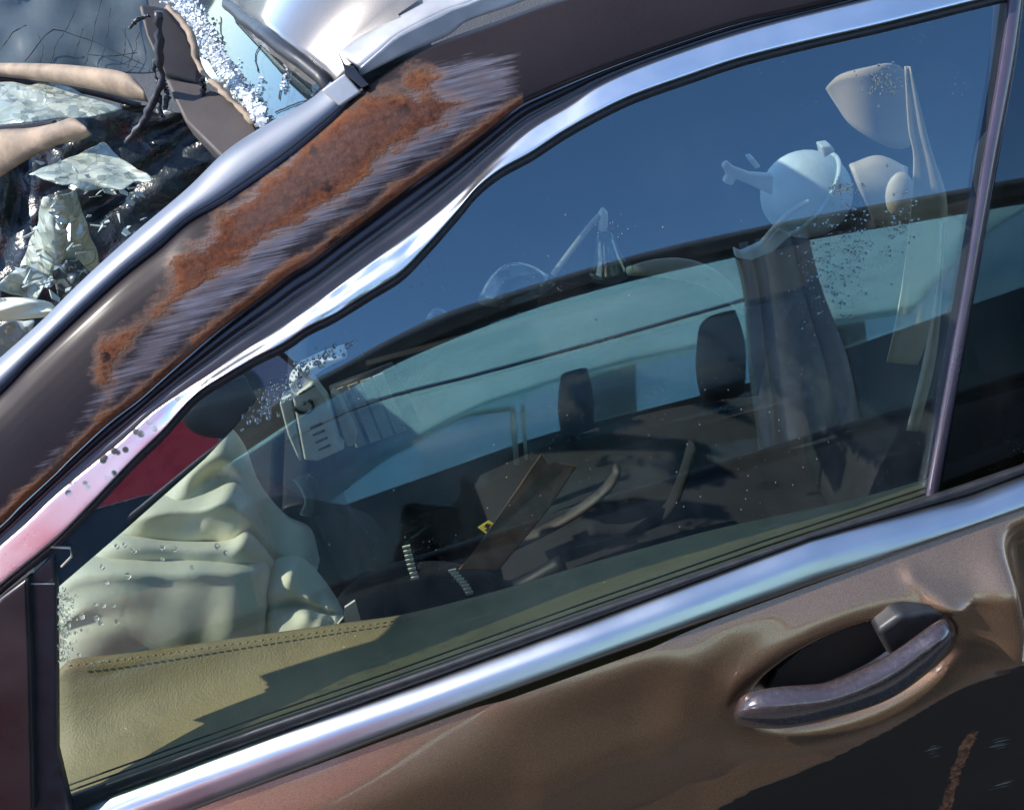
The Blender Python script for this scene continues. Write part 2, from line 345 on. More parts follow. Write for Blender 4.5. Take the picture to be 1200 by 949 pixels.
M['dark_glass'] = simple('dark_crumpled_glass', (0.022, 0.028, 0.029), 0.3, var=0.6, scale=22, bump=0.8, bdist=0.008, bscale=34)
M['grit'] = simple('pale_grit', (0.20, 0.195, 0.18), 0.8, bump=0)
M['crumb'] = simple('glass_crumbs', (0.72, 0.74, 0.72), 0.12, var=0.25, scale=300, bump=0, Specular_IOR_Level=1.0)
_w = NT('water_beads'); _w.P(Base_Color=(1, 1, 1), Roughness=0.0, IOR=1.33, Transmission_Weight=1.0); M['water'] = _w.m
M['white'] = simple('white_plastic', (0.70, 0.68, 0.60), 0.45, var=0.12, scale=22)
M['teal'] = simple('pale_blue_plastic', (0.50, 0.59, 0.60), 0.45, var=0.3, scale=14, Subsurface_Weight=0.2)
M['board'] = simple('brown_board', (0.16, 0.085, 0.045), 0.6, var=0.45, scale=35)
M['yellow'] = simple('yellow_sticker', (0.75, 0.60, 0.05), 0.5, var=0.1)
M['black'] = simple('black_print', (0.012, 0.012, 0.012), 0.6, var=0.1, bump=0)
M['pale'] = simple('pale_trim_plastic', (0.50, 0.43, 0.33), 0.5, var=0.15, scale=20)
M['silver'] = simple('dull_silver_trim', (0.50, 0.48, 0.45), 0.36, 0.25, var=0.2, scale=18)
M['strip'] = simple('satin_grey_strip', (0.20, 0.215, 0.24), 0.5, 0.4, var=0.12, scale=10, bump=0.05)
M['visor'] = simple('dark_taupe_trim', (0.060, 0.047, 0.040), 0.6, var=0.2, scale=20)
M['roof'] = paint('dusty_roof_paint', False, (0.12, 0.11, 0.10), 0.4, 0.55)
M['red'] = simple('red_car_paint', (0.80, 0.015, 0.02), 0.3, 0.0, var=0.1, Coat_Weight=1.0, bump=0)
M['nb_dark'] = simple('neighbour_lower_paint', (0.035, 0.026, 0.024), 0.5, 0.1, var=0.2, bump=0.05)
M['added_roof_glass'] = glass('added_milky_roof_glass', (0.80, 0.96, 0.93), 1.3, glow=1.0)  # for an added, unseen roof pane that glows with sun and sky
M['far_glass'] = glass('milky_far_glass', (0.85, 0.96, 0.94), 1.3, glow=0.55)  # whitened pane, milky glare put into its colour
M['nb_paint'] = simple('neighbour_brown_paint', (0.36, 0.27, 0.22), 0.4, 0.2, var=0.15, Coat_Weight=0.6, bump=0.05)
def ground_mat():
    t = NT('worn_dark_asphalt'); n = t.noise(1.2, 8, 0.65); v = t.voro(70)
    c = t.mix(t.ramp(n, 0.3, 0.7), (0.035, 0.034, 0.033), (0.065, 0.062, 0.058)); c = t.mix(t.ramp(v, 0.0, 0.5, 0.3, 0), c, (0.09, 0.085, 0.08))
    t.P(Base_Color=c, Roughness=0.95, Normal=t.bump(v, 0.6, 0.01)); return t.m
M['ground'] = ground_mat()

# ------------------------------------------------------------------ the setting
g = MB(); g.grid([[(x, y, 0) for y in np.linspace(-600, 600, 7)] for x in np.linspace(-600, 600, 7)])
tag(g.build('ground', M['ground']), 'dark worn asphalt ground under the cars', 'ground', kind='structure')

# ------------------------------------------------------------------ the wrecked car
CAR = thing('wrecked_car', 'wrecked dark brown car with rusted windscreen pillar and bent bright window trim', 'car', (0.1, 0.75, 0))
# measured lines (in the photograph's pixels), front of the car at the left
EDGE = [(-70,675),(0,615),(25,590),(63,555),(85,533),(126,495),(164,466),(202,432),(241,398),(279,367),(317,338),(340,320),(364,306),(402,277),(447,243),(479,219),(526,186),(564,158),(605,126),(630,113),(700,84),(783,54),(867,27),(950,8),(1060,-22),(1240,-66)]
SEAM = [(-70,520),(0,458),(37,420),(93,367),(144,321),(186,288),(220,258),(265,232),(332,186),(385,142),(422,108),(482,66),(524,46),(580,26),(643,3),(740,-26),(860,-56),(1240,-150)]
STRIP = [(-70,482),(0,420),(46,379),(81,344),(116,311),(162,270),(220,221),(265,178),(310,148),(363,117),(387,96)]
CH_U = [(-70,700),(0,640),(32,612),(63,582),(111,542),(142,517),(177,485),(215,458),(250,435),(279,415),(326,386),(374,352),(421,317),(469,283),(500,260),(542,224),(577,190),(621,152),(669,123),(700,102),(750,79),(825,52),(908,27),(1017,0),(1120,-26),(1240,-56)]
CH_L = [(-70,750),(0,686),(63,634),(104,593),(152,542),(190,505),(228,463),(263,440),(295,421),(333,402),(358,385),(390,369),(434,342),(469,320),(500,288),(517,269),(536,247),(558,221),(586,199),(621,180),(659,155),(700,132),(742,112),(804,90),(867,69),(950,48),(1033,29),(1150,0),(1240,-22)]
def rail(pts, n, off): 
    q = resample(pts, n); return [PG(a, b, off(i/(n-1)) if callable(off) else off) for i, (a, b) in enumerate(q)]
# --- rusty pillar and roof side
N = 300
e2, s2 = resample(EDGE, N), resample(SEAM, N)
xs = np.linspace(0, 1, N)
def pair_s(i):                                                             # pair each point on EDGE with the SEAM point across the pillar
    return i
rows = []; pix = []
prof = [(-0.012, 0.020), (0.0, 0.004), (0.03, 0.0), (0.10, 0.0003), (0.2, 0.0012), (0.3, 0.0026), (0.4, 0.0045), (0.5, 0.007), (0.6, 0.010), (0.7, 0.0135), (0.8, 0.0180), (0.9, 0.024), (0.96, 0.029), (1.0, 0.042)]
pf = np.array(prof); vv = np.concatenate(([-0.012, 0.0], np.linspace(0.02, 1.0, 38)))
for i in range(N):
    # cross line perpendicular-ish: match by fraction with a lag so that the lines run square across the pillar
    a = e2[i]; b = s2[i]
    row = []; pr = []
    for v in vv:
        off = np.interp(v, pf[:, 0], pf[:, 1]); q = a + (b - a) * v
        row.append(PG(q[0], q[1], off)); pr.append(q)
    rows.append(row); pix.append(pr)
mb = MB(); mb.grid(rows)
RUST = [(108,440),(118,405),(160,378),(212,335),(203,308),(236,292),(255,272),(252,256),(300,222),(345,178),(400,135),(440,112),(500,108),(548,118),(520,142),(480,166),(425,206),(350,258),(300,288),(240,330),(205,352),(150,400),(135,430),(130,466),(116,455)]
RUST2 = [(470,98),(480,86),(515,88),(508,100),(485,106)]
SCR = [(15,590),(40,540),(110,445),(190,360),(215,300),(230,270),(300,200),(340,165),(390,150),(440,110),(470,95),(500,75),(545,52),(588,55),(612,62),(612,110),(600,128),(520,184),(440,236),(360,296),(300,345),(200,428),(110,502),(60,552)]
o = mb.build('windscreen_pillar', M['rusty'], CAR)
# attributes by nearest stored pixel (vertex order kept by the weld since no doubles)
allp = np.array([q for r in pix for q in r])
ed = np.min(np.stack([np.hypot(allp[:, 0] - q[0], allp[:, 1] - q[1]) for q in e2]), axis=0)
band = np.where(allp[:, 0] < 612, 9 - ed, -40.0)
rv = np.clip(0.5 + np.maximum(np.maximum(poly_sd(allp, RUST), poly_sd(allp, RUST2)) / 46, band / 30), 0, 1)
sv = np.clip(0.5 + poly_sd(allp, SCR) / 60, 0, 1)
if len(o.data.vertices) == len(rv): fattr(o, 'rust', rv); fattr(o, 'scrape', sv)
o['label'] = 'windscreen pillar with rust patches and paint scraped off in streaks'
# --- strip beside the windscreen
L1, L2 = resample(SEAM[:11], 120), resample(STRIP, 120)
rows = []
for a, b in zip(L1, L2):
    rows.append([PG(*(a + (b-a)*v), of) for v, of in ((-0.06, .036), (0.0, .040), (0.06, .042), (0.10, .032), (0.14, .0285), (0.45, .030), (0.7, .034), (0.9, .040), (0.97, .046), (1.0, .056), (1.02, .075))])
mb = MB(); mb.grid(rows); mb.build('windscreen_side_strip', M['strip'], CAR)
# --- door: frame under the bright trim
DOOR_ROOT = None
def door_line(px): return np.interp(px, [150, 300, 417, 533, 700, 950, 1200], [978, 921, 876, 832, 772, 684, 597])
# door skin
zb = [PY(x, door_line(x), -0.024) for x in (150, 1200)]
def belt_z(x): return zb[0][2] + (zb[1][2] - zb[0][2]) * (x - zb[0][0]) / (zb[1][0] - zb[0][0])
CRE = np.array([PY(a, b, -0.067) for a, b in ((560,1010),(700,980),(820,945),(880,915),(960,885),(1040,845),(1100,805),(1150,785),(1230,765))])
def crease_w(x):
    return belt_z(x) - np.interp(x, CRE[:, 0], CRE[:, 2])
PKT = PY(996, 788, -0.06)
PKD = PY(1112, 730, -0.06) - PY(875, 834, -0.06); PKA = math.atan2(PKD[2], PKD[0]); PKL = 0.5 * np.linalg.norm(PKD[[0, 2]])
RDG = np.array([PY(a, b, -0.06) for a, b in ((1168,590),(1176,650),(1178,720),(1168,770),(1150,790))])
BMP = PY(1105, 703, -0.06); DNT = PY(1150, 735, -0.06)
BUL = PY(700, 800, -0.03)
RIDGE = [(PY(600, 830, -.05), PY(760, 778, -.05), .030, .006), (PY(640, 915, -.06), PY(800, 860, -.065), .030, .006), (PY(780, 880, -.065), PY(820, 800, -.06), .030, .006), (PY(1085, 700, -.07), PY(1125, 712, -.07), .007, .006)]
def sstep(t): t = np.clip(t, 0, 1); return t*t*(3-2*t)
def door_y(x, w):
    wc = crease_w(x); z = belt_z(x) - w; t = w / wc; G = lambda a, b: np.exp(-(a / b) ** 2)
    ln = 0.028 + 0.040 * sstep((0.25 - x) / 0.5)                           # the shoulder under the moulding is rounder towards the front
    sh = 0.032 + 0.022 * sstep((0.20 - x) / 0.5)
    y = np.where(t < 1, -0.022 - sh * (1 - np.exp(-w / ln)) - 0.020 * np.minimum(t, 1), -0.022 - sh * (1 - np.exp(-wc / ln)) - 0.020 + 0.10 * (1 - np.exp(-np.maximum(w - wc, 0) / 0.055)))
    y = y - 0.004 * np.where(t < 1, G(1 - t, 0.12), G(w - wc, 0.006))
    dx, dz = x - PKT[0], z - PKT[2]                                        # handle recess
    u = (dx * math.cos(PKA) + dz * math.sin(PKA)) / (PKL * 1.08); v = (-dx * math.sin(PKA) + dz * math.cos(PKA)) / 0.060
    r = np.hypot(u, v)
    y = y + 0.055 * sstep((1.04 - r) / 0.5) - 0.005 * G(r - 1.25, 0.22)
    xr = np.interp(z, RDG[::-1, 2], RDG[::-1, 0]); e = x - xr              # buckle behind the handle
    up = sstep((wc + 0.01 - w) / 0.05) * sstep(w / 0.05)
    y = y + up * (-0.022 * np.where(e < 0, G(e, 0.028), G(e, 0.012)) + np.where(e > 0, 0.035 * sstep(e / 0.03), 0))
    y = y - 0.010 * G(x - BMP[0], 0.022) * G(z - BMP[2], 0.012) + 0.008 * G(x - DNT[0], 0.022) * G(z - DNT[2], 0.025)
    y = y + 0.006 * np.sin(9 * x + 1.1) * sstep(w / 0.05) * sstep((wc - w) / 0.05)
    for (pa, pb, wd, h) in RIDGE:                                          # small kinks pressed into the skin
        ex, ez = pb[0] - pa[0], pb[2] - pa[2]; L2 = ex*ex + ez*ez; tt = np.clip(((x - pa[0])*ex + (z - pa[2])*ez) / L2, 0, 1)
        y = y - h * G(np.hypot(x - pa[0] - tt*ex, z - pa[2] - tt*ez), wd)
    return y + 0.004 * G(x - PKT[0] + 0.20, 0.045) * G(z - PKT[2] + 0.015, 0.05)
NX, NW = 330, 190
XX, WW = np.meshgrid(np.linspace(-0.80, 0.80, NX), 0.80 * np.linspace(0, 1, NW) ** 1.3, indexing='ij')
ZZ = belt_z(XX) - WW; YY = door_y(XX, WW)
RSTC = PY(1150, 800, -0.06); RST2 = [PY(1150, 880, 0.0), PY(1137, 912, 0.), PY(1125, 945, 0.0), PY(1110, 1000, 0.0)]
SCC = [(PY(840, 942, -.067), .035, .014), (PY(905, 905, -.067), .02, .006), (PY(1185, 890, .0), .03, .03), (PY(1105, 900, .0), .02, .03), (PY(1200, 745, -.03), .015, .03), (PY(1160, 785, -.067), .02, .006), (PY(1185, 940, .0), .04, .012)]
g2 = lambda c, a, b: np.exp(-((XX - c[0]) / a) ** 2 - ((ZZ - c[2]) / b) ** 2)
rs = g2((RSTC[0] + .03, 0, RSTC[2] + .012), .05, .012)
for q in resample(RST2, 24): rs = np.maximum(rs, .72 * g2(q, .015, .016))
rs = np.clip(rs, 0, 1).ravel(); ss = (0.12 + 0.60 * np.maximum.reduce([g2(*c) for c in SCC])).ravel()
rows = [[(XX[i, j], YY[i, j], ZZ[i, j]) for j in range(NW)] for i in range(NX)]
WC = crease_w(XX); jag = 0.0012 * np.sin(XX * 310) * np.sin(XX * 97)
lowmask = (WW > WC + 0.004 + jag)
def part_of(keep, push=0.0):
    idx = -np.ones((NX, NW), int); vs, fs, r_, s_ = [], [], [], []
    for i in range(NX - 1):
        for j in range(NW - 1):
            if bool(lowmask[i, j]) != keep: continue
            f = []
            for a, b in ((i, j), (i + 1, j), (i + 1, j + 1), (i, j + 1)):
                if idx[a, b] < 0:
                    idx[a, b] = len(vs); vs.append((XX[a, b], YY[a, b] + push, ZZ[a, b])); r_.append(rs[a*NW + b]); s_.append(ss[a*NW + b])
                f.append(int(idx[a, b]))
            fs.append(tuple(f))
    m = MB(); m.add(vs, fs); return m, r_, s_
mb, r_, s_ = part_of(False); DOOR = mb.build('front_door', M['door'], CAR)
if len(DOOR.data.vertices) == len(r_): fattr(DOOR, 'rust', r_); fattr(DOOR, 'scrape', s_)
mb, r_, s_ = part_of(True); LOW_DOOR = mb.build('lower_door_shade', M['low_shade'], DOOR); LOW_DOOR['label'] = 'lower door skin darkened for shade, scratched and rust stained'
if len(LOW_DOOR.data.vertices) == len(r_): fattr(LOW_DOOR, 'rust', r_); fattr(LOW_DOOR, 'scrape', s_)
DOOR['label'] = 'brown metallic door, buckled and scraped behind the handle'
# frame under the trim (dark, ridged)
E3, U3, L3 = resample(EDGE, 240), resample(CH_U, 240), resample(CH_L, 240)
rows = []
for i in range(240):
    a, b, c = E3[i], U3[i], L3[i]
    row = [PG(*(a + (b-a)*v), of) for v, of in ((-0.05, .030), (0.08, .026), (0.22, .016), (0.30, .018), (0.42, .010), (0.55, .008), (0.60, .012), (0.75, .006), (0.95, .006))]
    row += [PG(*(b + (c-b)*v), of) for v, of in ((0.2, .006), (0.7, .005))]
    rows.append(row)
mb = MB(); mb.grid(rows); mb.build('window_frame', M['frame'], DOOR)
# bright trim, bent in the middle
rows = []
for i in range(240):
    t = i / 239; a, b = U3[i], L3[i]
    px = a[0]; tw = math.exp(-((px - 390) / 120) ** 2); w2 = math.exp(-((px - 545) / 40) ** 2)
    lift = -0.006 - 0.012 * tw
    jit = 0.0016 * (math.sin(px * .13) + math.sin(px * .047 + 1)) * tw
    k_ = 0.1 + 0.9 * float(np.clip((px - 190) / 90, 0, 1))
    sec = [(0.0, 0.006), (0.01, lift + .006 * k_), (0.10, lift + .004 * k_), (0.30, lift + .002 * k_ + 0.001 * tw + jit), (0.5, lift - .0005 * k_ + 0.001 * tw - jit), (0.68, lift - .003 * k_ - 0.003 * tw + .5*jit), (0.80, lift - .0045 * k_ - .001 * tw), (0.93, lift - 0.006 * k_ + jit), (0.98, lift - 0.005 * k_), (1.0, 0.004)]
    rows.append([PG(*(a + (b-a)*v), of) for v, of in sec])
mb = MB(); mb.grid(rows); x_ = mb.build('window_trim', M['chrome'], DOOR); x_['label'] = 'bright window surround trim, kinked and corroded'
# black seal between trim and glass
SEAL = [(p[0] + 3, p[1] + 9) for p in CH_L]
S3 = resample(SEAL, 240)
rows = [[PG(*(b + (c-b)*v), of) for v, of in ((-.3, .004), (.2, .0005), (.8, .0005), (1.0, .004), (1.1, .02))] for b, c in zip(L3, S3)]
mb = MB(); mb.grid(rows); mb.build('window_seal', M['rubber'], DOOR)
# belt moulding (bright) and its seal
def belt_u(px): return np.interp(px, [0, 92, 300, 493, 700, 950, 1137, 1200, 1300], [981, 946, 869, 801, 725, 632, 580, 556, 521])
def belt_s(px): return np.interp(px, [0, 60, 300, 467, 700, 900, 1090, 1200, 1300], [958, 935, 849, 792, 709, 640, 578, 541, 508])
rows = []
for px in np.linspace(-60, 1290, 120):
    u, l, s = belt_u(px), door_line(max(150, min(px, 1200))) if 150 <= px <= 1200 else (978 + (150 - px) * .38 if px < 150 else 597 - (px - 1200) * .35), belt_s(px)
    rows.append([PY(px, u + (l-u)*v, y) for v, y in ((-.02, .014), (0., .003), (.08, -.001), (.2, -.006), (.32, -.0105), (.42, -.0140), (.5, -.0163), (.6, -.0187), (.75, -.0222), (.9, -.0255), (.97, -.0262), (1.0, -.024), (1.01, -.008))])
mb = MB(); mb.grid(rows); x_ = mb.build('belt_moulding', M['chrome_clean'], DOOR)
rows = []
for px in np.linspace(-60, 1290, 100):
    u, s = belt_u(px), belt_s(px)
    rows.append([PY(px, s + (u-s)*v, y) for v, y in ((.12, .022), (.25, .006), (.4, .004), (.6, .002), (.85, .003), (1.1, .006), (1.4, .014))])
mb = MB(); mb.grid(rows); mb.build('belt_seal', M['rubber'], DOOR)
# window glass: a pane 4 mm thick
def pane(poly, off, th, name, mat, par):
    P = [PG(a, b, off) for a, b in poly]; m = MB(); m.prism(P, -GN * th); return m.build(name, mat, par, smooth=False)
top = [(p[0], p[1] + 4) for p in CH_L if 63 <= p[0] <= 1150]
pane([(40, 660)] + top + [(1183, -8), (1150, 190), (1090, 600), (700, 740), (300, 880), (40, 975)], 0.006, 0.004, 'window_glass', M['glass'], DOOR)
# mirror sail at the front foot of the window
mb = MB()
for poly, of, th in (([(-60,760),(0,700),(32,676),(36,780),(40,949),(-60,1010)], -0.008, .02),):
    mb.prism([PG(a, b, of) for a, b in poly], -GN * th)
mb.build('mirror_sail', M['frame'], DOOR, bevel=.004)
mb = MB(); mb.prism([PG(a, b, .002) for a, b in [(30,680),(62,650),(65,690),(66,880),(85,960),(30,975)]], -GN * .012)
mb.build('division_bar', M['rubber'], DOOR, bevel=.002)
mb = MB(); mb.prism([PG(a, b, .022) for a, b in ((36,690),(66,690),(150,618),(240,538),(276,500),(300,470),(285,440),(230,466),(150,548),(60,640))], -GN * .01)
mb.build('corner_cover', M['rubber'], DOOR, bevel=.003)
# clip at the foot
mb = MB(); mb.tube([PG(a, b, .0) for a, b in ((60,641),(82,642),(84,652),(72,664))], .0012, 6); mb.tube([PG(a, b, .0) for a, b in ((33,684),(64,684))], .0008, 6)
mb.build('wire_clip', M['pale'], DOOR)
# pillar trim behind the glass and the rear door
mb = MB()
BL = [(1084,585),(1105,470),(1130,330),(1152,190),(1172,70),(1184,-20)]; BR = [(1098,582),(1118,470),(1143,330),(1168,190),(1190,70),(1202,-20)]
A, B = resample(BL, 40), resample(BR, 40)
rows = [[PG(*(a + (b-a)*v), of) for v, of in ((-.1, .012), (0, -.001), (.2, -.004), (.8, -.004), (1, -.001), (1.1, .012))] for a, b in zip(A, B)]
mb.grid(rows); mb.build('centre_pillar_trim', M['purple'], DOOR)
REAR = MB(); REAR.prism([PG(a, b, .007) for a, b in ((1100,590),(1120,470),(1145,330),(1170,190),(1190,70),(1204,-30),(1320,-60),(1320,500))], -GN * .004)
REAR = REAR.build('rear_door_glass', M['rear_glass'], CAR, smooth=False)
mb = MB(); mb.prism([PG(a, b, .06) for a, b in ((1090,620),(1120,440),(1150,300),(1175,190),(1195,70),(1206,-40),(1330,-60),(1330,520))], -GN * .02)
mb.build('rear_blind', M['dark'], CAR)
# --- door handle
SEC = [((860,829),(860,846)), ((870,815),(872,851)), ((890,808),(892,853)), ((915,804),(918,853)), ((942,802),(950,848)), ((968,799),(978,841)), ((996,789),(1006,833)), ((1024,776),(1036,822)), ((1047,763),(1060,809)), ((1070,747),(1083,792)), ((1092,731),(1104,774)), ((1108,724),(1115,763)), ((1118,732),(1121,752))]
SU, SL = resample([a for a, b in SEC], 44), resample([b for a, b in SEC], 44)
rows = []
for i, (a, b) in enumerate(zip(SU, SL)):
    t = i / 43; yc = -0.074 - 0.020 * math.sin(math.pi * t) ** 0.6; th = 0.006 + 0.010 * math.sin(math.pi * min(1, max(0, t))) ** .5
    if t > .80: th += 0.004 * sstep((t - .80) / .12)
    row = []
    for k in range(20):
        w = 2 * math.pi * k / 20; c, s = math.cos(w), math.sin(w)
        v = 0.5 - 0.5 * math.copysign(abs(s) ** .9, s); q = a + (b - a) * v
        fr_ = 1 - abs(v - 0.56) / (0.56 if v < 0.56 else 0.44)
        row.append(PY(q[0], q[1], yc - (th + .008) * (fr_ ** .8) if c > 0 else yc + th * abs(c)))
    rows.append(row)
mb = MB(); mb.grid(rows, close_v=True); n0 = len(rows); mb.f.append(tuple(range(20))); mb.f.append(tuple((n0-1)*20 + k for k in range(20)))
HAN = mb.build('door_handle', M['handle'], DOOR); HAN['label'] = 'scuffed body coloured pull handle'
mb = MB(); mb.prism([PY(a, b, -.072) for a, b in ((1028,742),(1056,722),(1094,715),(1112,720),(1092,738),(1066,756),(1044,772))], (0, .05, 0)); mb.build('handle_mount', M['rubber'], DOOR, bevel=.006)
mb = MB(); mb.prism([PY(a, b, -.030) for a, b in ((900,808),(912,785),(940,760),(985,738),(1030,724),(1066,716),(1085,722),(1062,738),(1046,758),(1020,775),(985,795),(945,808))], (0, .004, 0)); mb.build('grip_shade_plate', M['rubber'], DOOR, smooth=False)  # dark plate standing in for the shade behind the grip
# --- inner door card (vinyl top)
TOPC = [(40,800),(64,792),(80,776),(150,768),(300,747),(400,733),(480,721),(600,690),(700,660),(850,620),(1000,588),(1100,560),(1240,520)]
rows = []
for q in resample(TOPC, 110):
    px = q[0]; s = belt_s(px) + 8
    sec = []
    for v in np.linspace(0, 1, 14):
        y = 0.028 + 0.13 * v; 
        sec.append(PY(px + (1-v) * 0, s + (q[1] - s) * v, y + 0.014 * math.sin(math.pi * v)))
    end = PY(q[0], q[1], 0.158); sec += [end + np.array((0, .008, -.004)), end + np.array((0, .012, -.02)), end + np.array((0, .014, -.30))]
    rows.append(sec)
mb = MB(); mb.grid(rows); CARD = mb.build('door_card', M['vinyl'], CAR)
mb = MB()
for k, (a, b) in enumerate(zip(*(iter(resample([(80,779),(150,771),(300,750),(400,736),(480,724)], 90)),) * 2)):
    mb.tube([PY(a[0], a[1] + 1, .150), PY(b[0], b[1] + 1, .150)], .0009, 5)
mb.build('stitching', M['vinyl'], CARD)
# inner scraper seal lines along the glass foot
for off in (0, 7):
    mb = MB(); mb.tube([PY(px, belt_s(px) - 1 - off, .030 + off * .0012) for px in np.linspace(66, 1085, 60)], .0011, 6); mb.build('scraper_lip', M['rubber'], CARD)
# --- roof
Hn = PG(392, 93, .064)
def zs(x, y):
    e = max(0, y - Hn[1]); return Hn[2] + 0.075 * (1 - math.exp(-e / .055)) + 0.02 * e + 0.60 * min(x - Hn[0], .2) - 1.5 * min(x - Hn[0], .2) ** 2
def onroof(px, py):
    v = sight(px, py); lo, hi = 0.7, 5.0; prev = None
    for t in np.linspace(.7, 4.0, 500):
        p = CAM + v * t
        if p[2] < zs(p[0], p[1]) and p[1] > Hn[1] - .01: return p
    return CAM + v * 1.6
hp = [onroof(*q) for q in ((386,90),(370,77),(350,62),(330,46),(310,31),(290,17),(268,1))]
HXY = np.array([Hn] + hp); order = np.argsort(HXY[:, 1]); HXY = HXY[order]
def hx(y):
    if y <= HXY[-1, 1]: return np.interp(y, HXY[:, 1], HXY[:, 0])
    return HXY[-1, 0] + (y - HXY[-1, 1]) * -0.08
ys = np.concatenate((np.linspace(Hn[1] - .004, Hn[1] + .3, 40), np.linspace(Hn[1] + .33, 1.35, 16)))
rows = []
for y in ys:
    row = [(hx(y) - .004, y, zs(hx(y), y) - .03)]
    for k in np.linspace(0, 1, 36) ** 1.6: x = hx(y) + k * 1.3; row.append((x, y, zs(x, y)))
    rows.append(row)
mb = MB(); mb.grid(rows)
def _sun_opening(f):  # unseen roof opening, added so sun reaches the cabin parts
    c = np.mean([mb.v[i] for i in f], axis=0); return .0 < c[0] < .52 and .27 < c[1] < 1.15
mb.f = [f for f in mb.f if not _sun_opening(f)]; ROOF = mb.build('roof', M['roof'], CAR)
mb = MB(); mb.tube([np.array((hx(y) - .006, y, zs(hx(y), y) - .006)) for y in np.linspace(Hn[1] - .01, 1.3, 50)], .0075, 8); mb.build('windscreen_header_seal', M['rubber'], ROOF)
# lifted roof moulding: bright top face and side face, with the end cover and bracket
def ribbon(name, up, lo, offu, offl, mat, par, n=40, solid=.002, mid=0.0):
    A, B = resample(up, n), resample(lo, n); m = MB()
    m.grid([[PG(*(a + (b-a)*v), offu + (offl-offu)*v - mid*math.sin(math.pi*v)) for v in np.linspace(0, 1, 6)] for a, b in zip(A, B)])
    return m.build(name, mat, par, solid=solid)
x_ = ribbon('roof_moulding', [(396,62),(420,44),(450,28),(496,0),(560,-38),(660,-90)], [(420,80),(446,58),(470,38),(524,11),(556,0),(640,-46),(720,-80)], .055, .032, M['silver'], ROOF, mid=.004)
x_['label'] = 'roof moulding strip lifted out of its channel'
ribbon('moulding_side', [(420,80),(446,58),(470,38),(524,11),(556,0),(640,-46),(720,-80)], [(422,88),(476,62),(524,42),(548,24),(600,6),(660,-18),(740,-44)], .032, .040, M['silver'], ROOF)
mb = MB(); mb.prism([PG(a, b, .026) for a, b in ((376,106),(404,86),(423,108),(398,125))], -GN * .012); mb.build('end_cover', M['silver'], ROOF, bevel=.002)
mb = MB(); mb.prism([PG(a, b, .024) for a, b in ((396,62),(404,76),(414,78),(432,100),(424,104),(406,88))], -GN * .02); mb.build('bracket', M['frame'], ROOF, bevel=.002)

# --- windscreen remains: upper glass still in the frame, broken edge full of crumbs
WP0 = PG(363, 117, .058); WP1 = PG(0, 420, .058); WP2 = np.array(hp[-1]) - np.array((0, 0, .02))
WN = np.cross(WP1 - WP0, WP2 - WP0); WN = WN / np.linalg.norm(WN)
if WN[2] < 0: WN = -WN
def PW(px, py, off=0.0): return PP(px, py, WP0 - WN * off, WN)
mb = MB(); mb.prism([PW(a, b) for a, b in ((268,2),(300,26),(340,56),(384,92),(363,116),(312,147),(302,126),(284,108),(266,86),(250,56),(236,30),(228,-4),(240,-14))], -WN * .005)
SCRN = mb.build('windscreen', M['screen_glass'], CAR, smooth=False); SCRN['label'] = 'strip of windscreen glass still held under the roof edge'
BRK = resample([(205,-14),(222,10),(238,34),(250,58),(268,84),(285,106),(300,124),(312,146)], 60)
mb = MB()
for k in range(1500):
    t = rng.random(); q = BRK[int(t * 59)]; sp = 11 * (1 - t) + 5
    d = rng.normal(0, 1, 2) * sp * np.array((.62, .5)); r = rng.uniform(.0012, .0034)
    Mx = Matrix.Rotation(rng.uniform(0, 6), 3, 'X') @ Matrix.Rotation(rng.uniform(0, 6), 3, 'Y')
    mb.box(PW(q[0] + d[0] - 3, q[1] + d[1], rng.uniform(-.010, .012)), (r*2, r*2*rng.uniform(.5, 1), r*2*rng.uniform(.5, 1)), Mx)
for (x0, y0, x1, y1) in ((275,110,283,60),(300,128,306,88),(262,84,258,40),(330,105,338,68),(296,120,292,95)):
    for k in range(26):
        f = rng.random() ** 1.7; mb.box(PW(x0 + (x1-x0)*f + rng.normal(0, 1.1), y0 + (y1-y0)*f, -.003), (.0022,) * 3, Matrix.Rotation(rng.uniform(0, 6), 3, 'X'))
o = mb.build('glass_crumbs', M['crumb'], SCRN, smooth=False); o['kind'] = 'stuff'
# cracks in the remaining glass
mb = MB()
for c in ([(338,68),(334,84),(330,100),(327,116)],[(258,20),(259,45),(262,70)],[(300,40),(304,52),(300,66),(303,84)],[(322,132),(345,122),(360,118)]):
    mb.tube([PW(a + rng.normal(0, .8), b, -.001) for a, b in resample(c, 12)], .0007, 4)
mb.build('crack', M['black'], SCRN)

# --- what hangs and lies under the windscreen opening
mb = MB(); Yv = .50
mb.prism([PY(a, b, y) for a, b, y in ((160,2,.56),(196,8,.56),(222,40,.54),(232,76,.52),(236,100,.50),(190,88,.50),(170,40,.53))], (0.0, .02, -.02))
VIS = mb.build('sun_visor', M['visor'], CAR, bevel=.006); VIS['label'] = 'torn visor panel hanging under the roof edge'
mb = MB(); mb.prism([PY(a, b, y) for a, b, y in ((190,88,.50),(236,100,.50),(262,110,.46),(300,148,.42),(306,160,.40),(262,190,.40),(215,140,.44))], (0, .02, -.03)); mb.build('visor_flap', M['visor'], VIS, bevel=.006)
mb = MB()
for c, r in (([(184,14),(187,40),(186,70),(190,92),(182,112),(170,138),(156,158),(146,168)], .004), ([(186,60),(180,78),(184,96),(188,120),(189,138)], .0022), ([(190,92),(196,110),(193,128)], .0028), ([(176,18),(160,24),(152,34)], .002), ([(236,92),(238,108),(232,122),(240,128)], .003)):
    p = resample(c, 26); mb.tube([PY(a + rng.normal(0, 1.0), b, .475) for a, b in p], [r * rng.uniform(.6, 1.4) for _ in p], 6)
mb.build('torn_strip', M['rubber'], VIS)
